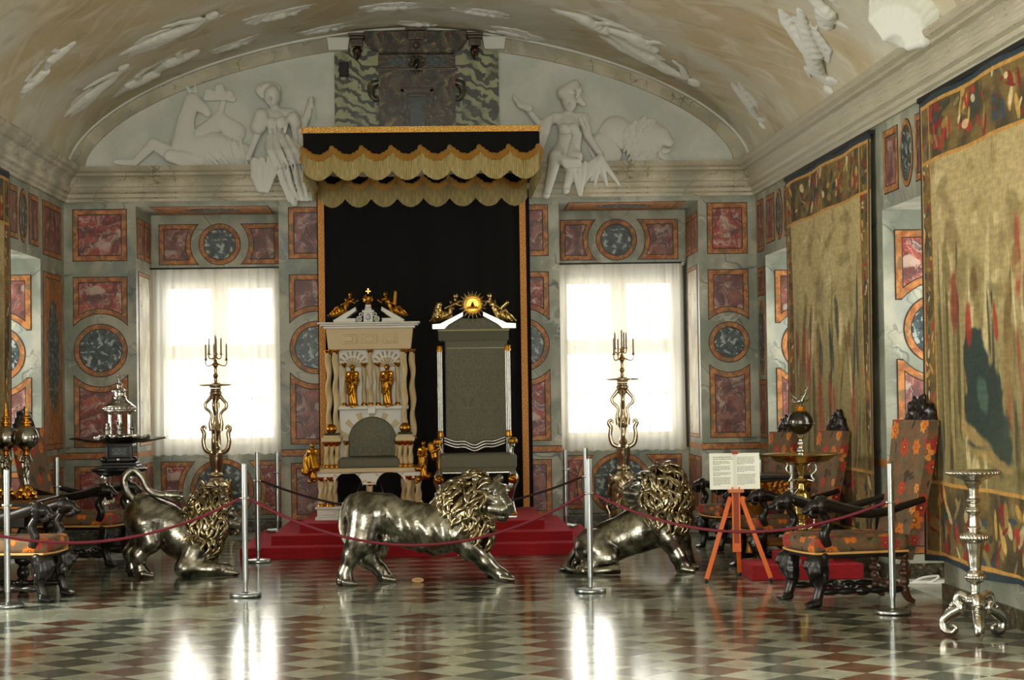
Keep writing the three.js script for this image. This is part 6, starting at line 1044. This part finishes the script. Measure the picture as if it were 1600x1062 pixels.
// ---------------------------------------------------------------- silver fountain on its stand
{
  const X0 = -3.2, Z0 = -19.3;
  const t = thing('silver_legged_table', 'small black topped table on silver legs beneath the silver fountain', 'table', [X0, 0, Z0]);
  part(t, 'table_top', merge([lathe([[0, .775], [.24, .775], [.27, .795], [.275, .81], [.25, .815], [0, .815]], 8).rotateY(Math.PI / 8).scale(1.06, 1, .85)]), M.ebony); part(t, 'under_moulding', lathe([[0, .745], [.21, .745], [.24, .775], [0, .775]], 8).rotateY(Math.PI / 8).scale(1.06, 1, .85), M.ebony);
  for (const [sx, sz] of [[-1, 1], [1, 1], [-1, -1], [1, -1]]) part(t, 'leg', latheS([[.03, .2], [.034, .25], [.02, .29], [.05, .38], [.062, .47], [.04, .54], [.022, .58], [.03, .6], [.045, .66], [.05, .73], [.04, .745]], 14).translate(sx * .13, 0, sz * .12), M.silver, 'embossed silver leg');
  part(t, 'base_shelf', merge([box(-.24, .24, .15, .2, -.2, .2, .012), box(-.26, .26, 0, .05, -.22, .22, .01), box(-.2, .2, .05, .15, -.17, .17, .01)]), M.ebony);
  const p = thing('ebony_pedestal', 'stepped black pedestal with scroll feet under the silver fountain', 'pedestal', [X0 + .01, .815, Z0]);
  part(p, 'plinth', merge([box(-.185, .185, 0, .03, -.16, .16, .008), box(-.165, .165, .03, .06, -.14, .14, .008)]), M.ebony); part(p, 'body', merge([box(-.11, .11, .06, .225, -.1, .1, .006), box(-.14, .14, .06, .11, -.12, .12, .014), box(-.135, .135, .215, .24, -.12, .12, .006)]), M.ebony); part(p, 'tablet', box(-.07, .07, .13, .2, .1, .106, .002), M.slate);
  for (const s of [-1, 1]) { part(p, 'column', cyl(s * .12, .1, .1, .018, .018, .115, 12), M.ebony); part(p, 'scroll_foot', merge([ball(s * .15, .085, .12, .032, 14)]), M.carved); }
  part(p, 'mount', merge([ball(0, .085, .13, .022, 10)]), M.silver, 'silver mount');
  const f = thing('silver_fountain', 'ornate silver fountain temple on a shell shaped dish, on the black pedestal', 'fountain', [X0, 1.055, Z0]); f.scale.set(1.15, 1.05, 1.15);
  const sh1 = new THREE.CylinderGeometry(.4, .12, .05, 64, 3), sp = sh1.attributes.position; for (let i = 0; i < sp.count; i++) { const a = Math.atan2(sp.getZ(i), sp.getX(i)), r = Math.hypot(sp.getX(i), sp.getZ(i)), k = 1 + .06 * Math.sin(a * 9); sp.setXYZ(i, sp.getX(i) * k * 1.04, sp.getY(i) + (r > .2 ? .012 * Math.sin(a * 5 + 1) : 0), sp.getZ(i) * k * .62); } sh1.computeVertexNormals();
  part(f, 'dish', sh1.translate(0, .03, 0), M.tarnish, 'rippled shell dish');
  part(f, 'rocks', sculpt(Array.from({ length: 46 }, (_, i) => { const a = i * 2.4, r = .05 + .2 * hash(i, 1, 5); return [Math.cos(a) * r, .06 + .02 * hash(i, 2, 5), Math.sin(a) * r * .6, .02 + .02 * hash(i, 3, 5), .018, .022]; }), .011, .015), M.silver, 'cast creatures on the dish');
  part(f, 'temple_base', lathe([[0, .055], [.13, .055], [.13, .07], [.115, .085], [0, .085]], 6), M.silver);
  for (let i = 0; i < 6; i++) { const a = i * Math.PI / 3 + .3; part(f, 'column', lathe([[.018, 0], [.013, .015], [.012, .19], [.018, .2], [.02, .215]], 12).translate(Math.cos(a) * .095, .085, Math.sin(a) * .095), M.silver); part(f, 'column_figure', sculpt([...chain([Math.cos(a) * .12, .09, Math.sin(a) * .12, .02], [Math.cos(a) * .12, .15, Math.sin(a) * .12, .022], [Math.cos(a) * .12, .19, Math.sin(a) * .12, .012])], .007, .01), M.tarnish); }
  part(f, 'inner_figure', statuette(.17).translate(0, .085, 0), M.tarnish);
  part(f, 'roof', latheS([[0, .3], [.135, .3], [.14, .315], [.125, .33], [.125, .345], [.135, .355], [.11, .38], [.075, .41], [.06, .43], [.065, .44], [.05, .455], [.05, .49], [.062, .5], [.045, .52], [.025, .53], [.022, .55], [.032, .56], [.01, .575], [0, .58]], 24, 3), M.silver, 'domed silver roof');
  part(f, 'roof_ornament', merge(Array.from({ length: 24 }, (_, i) => ball(Math.cos(i * .2618) * .13, .335, Math.sin(i * .2618) * .13, .016, 8)).concat(Array.from({ length: 10 }, (_, i) => ball(Math.cos(i * .628) * .055, .5, Math.sin(i * .628) * .055, .013, 8)))), M.silver);
  part(f, 'finial', statuette(.1).translate(0, .57, 0), M.tarnish, 'tiny figure on the roof');
}
// ---------------------------------------------------------------- small things on the floor
{
  const cv = document.createElement('canvas'); cv.width = 128; cv.height = 64; const x = cv.getContext('2d'); x.fillStyle = '#c89a66'; x.fillRect(0, 0, 128, 64); x.fillStyle = '#8a5c28'; for (const k of [34, 52, 70, 86]) x.fillRect(k, 20, 7, 25);
  const t = new THREE.CanvasTexture(cv); t.colorSpace = THREE.SRGBColorSpace;
  const o = thing('number_plaque', 'small oval tan plaque on the floor under the striding lion', 'plaque', [-.2, 0, -15.42]); const e = new THREE.Shape(); e.absellipse(0, .02, .047, .019, 0, Math.PI * 2, false);
  part(o, 'plate', extrude(e, .008, -.008), std({ color: 0xc89a66, roughness: .6 })); const pg = new THREE.ShapeGeometry(e, 24), q = pg.attributes.uv, pp = pg.attributes.position; for (let i = 0; i < q.count; i++) q.setXY(i, pp.getX(i) / .094 + .5, pp.getY(i) / .04); part(o, 'print', pg.translate(0, 0, .001), std({ map: t, roughness: .6 }));
  one('name_tag', 'small brown tag on the floor behind the bowing lion', 'tag', box(-.042, .042, 0, .026, -.015, .015, .004), std({ color: 0x6a3a20, roughness: .5 }), [-2.12, 0, -18.0]);
  for (const [px, pz, w] of [[-2.42, -20.55, 'under the tall stand near the fountain'], [1.9, -20.55, 'under the tall stand near the easel']]) {
    const l = thing('floor_spotlight', `small white dome on a black base ${w}`, 'spotlight', [px, 0, pz], 0, 'white domes'); part(l, 'dome', lathe([[.075, .03], [.074, .07], [.06, .115], [.03, .14], [0, .148]], 24), std({ color: 0xe8e2d0, roughness: .4 })); part(l, 'base', lathe([[0, 0], [.085, 0], [.085, .025], [.075, .03], [0, .03]], 24), M.black);
  }
  one('white_cable', 'tangle of white cable on the floor in the window bay behind the floral armchair', 'cable', tube([[3.5, .012, -14.6], [3.7, .012, -14.55], [3.8, .05, -14.65], [3.7, .03, -14.75], [3.62, .012, -14.6], [3.85, .012, -14.5], [4.0, .04, -14.55], [3.9, .012, -14.7], [3.75, .012, -14.6], [3.6, .012, -14.65]], .01, 90, 7), std({ color: 0xe4e4e0, roughness: .5 }));
}
renderer.render(scene, camera);
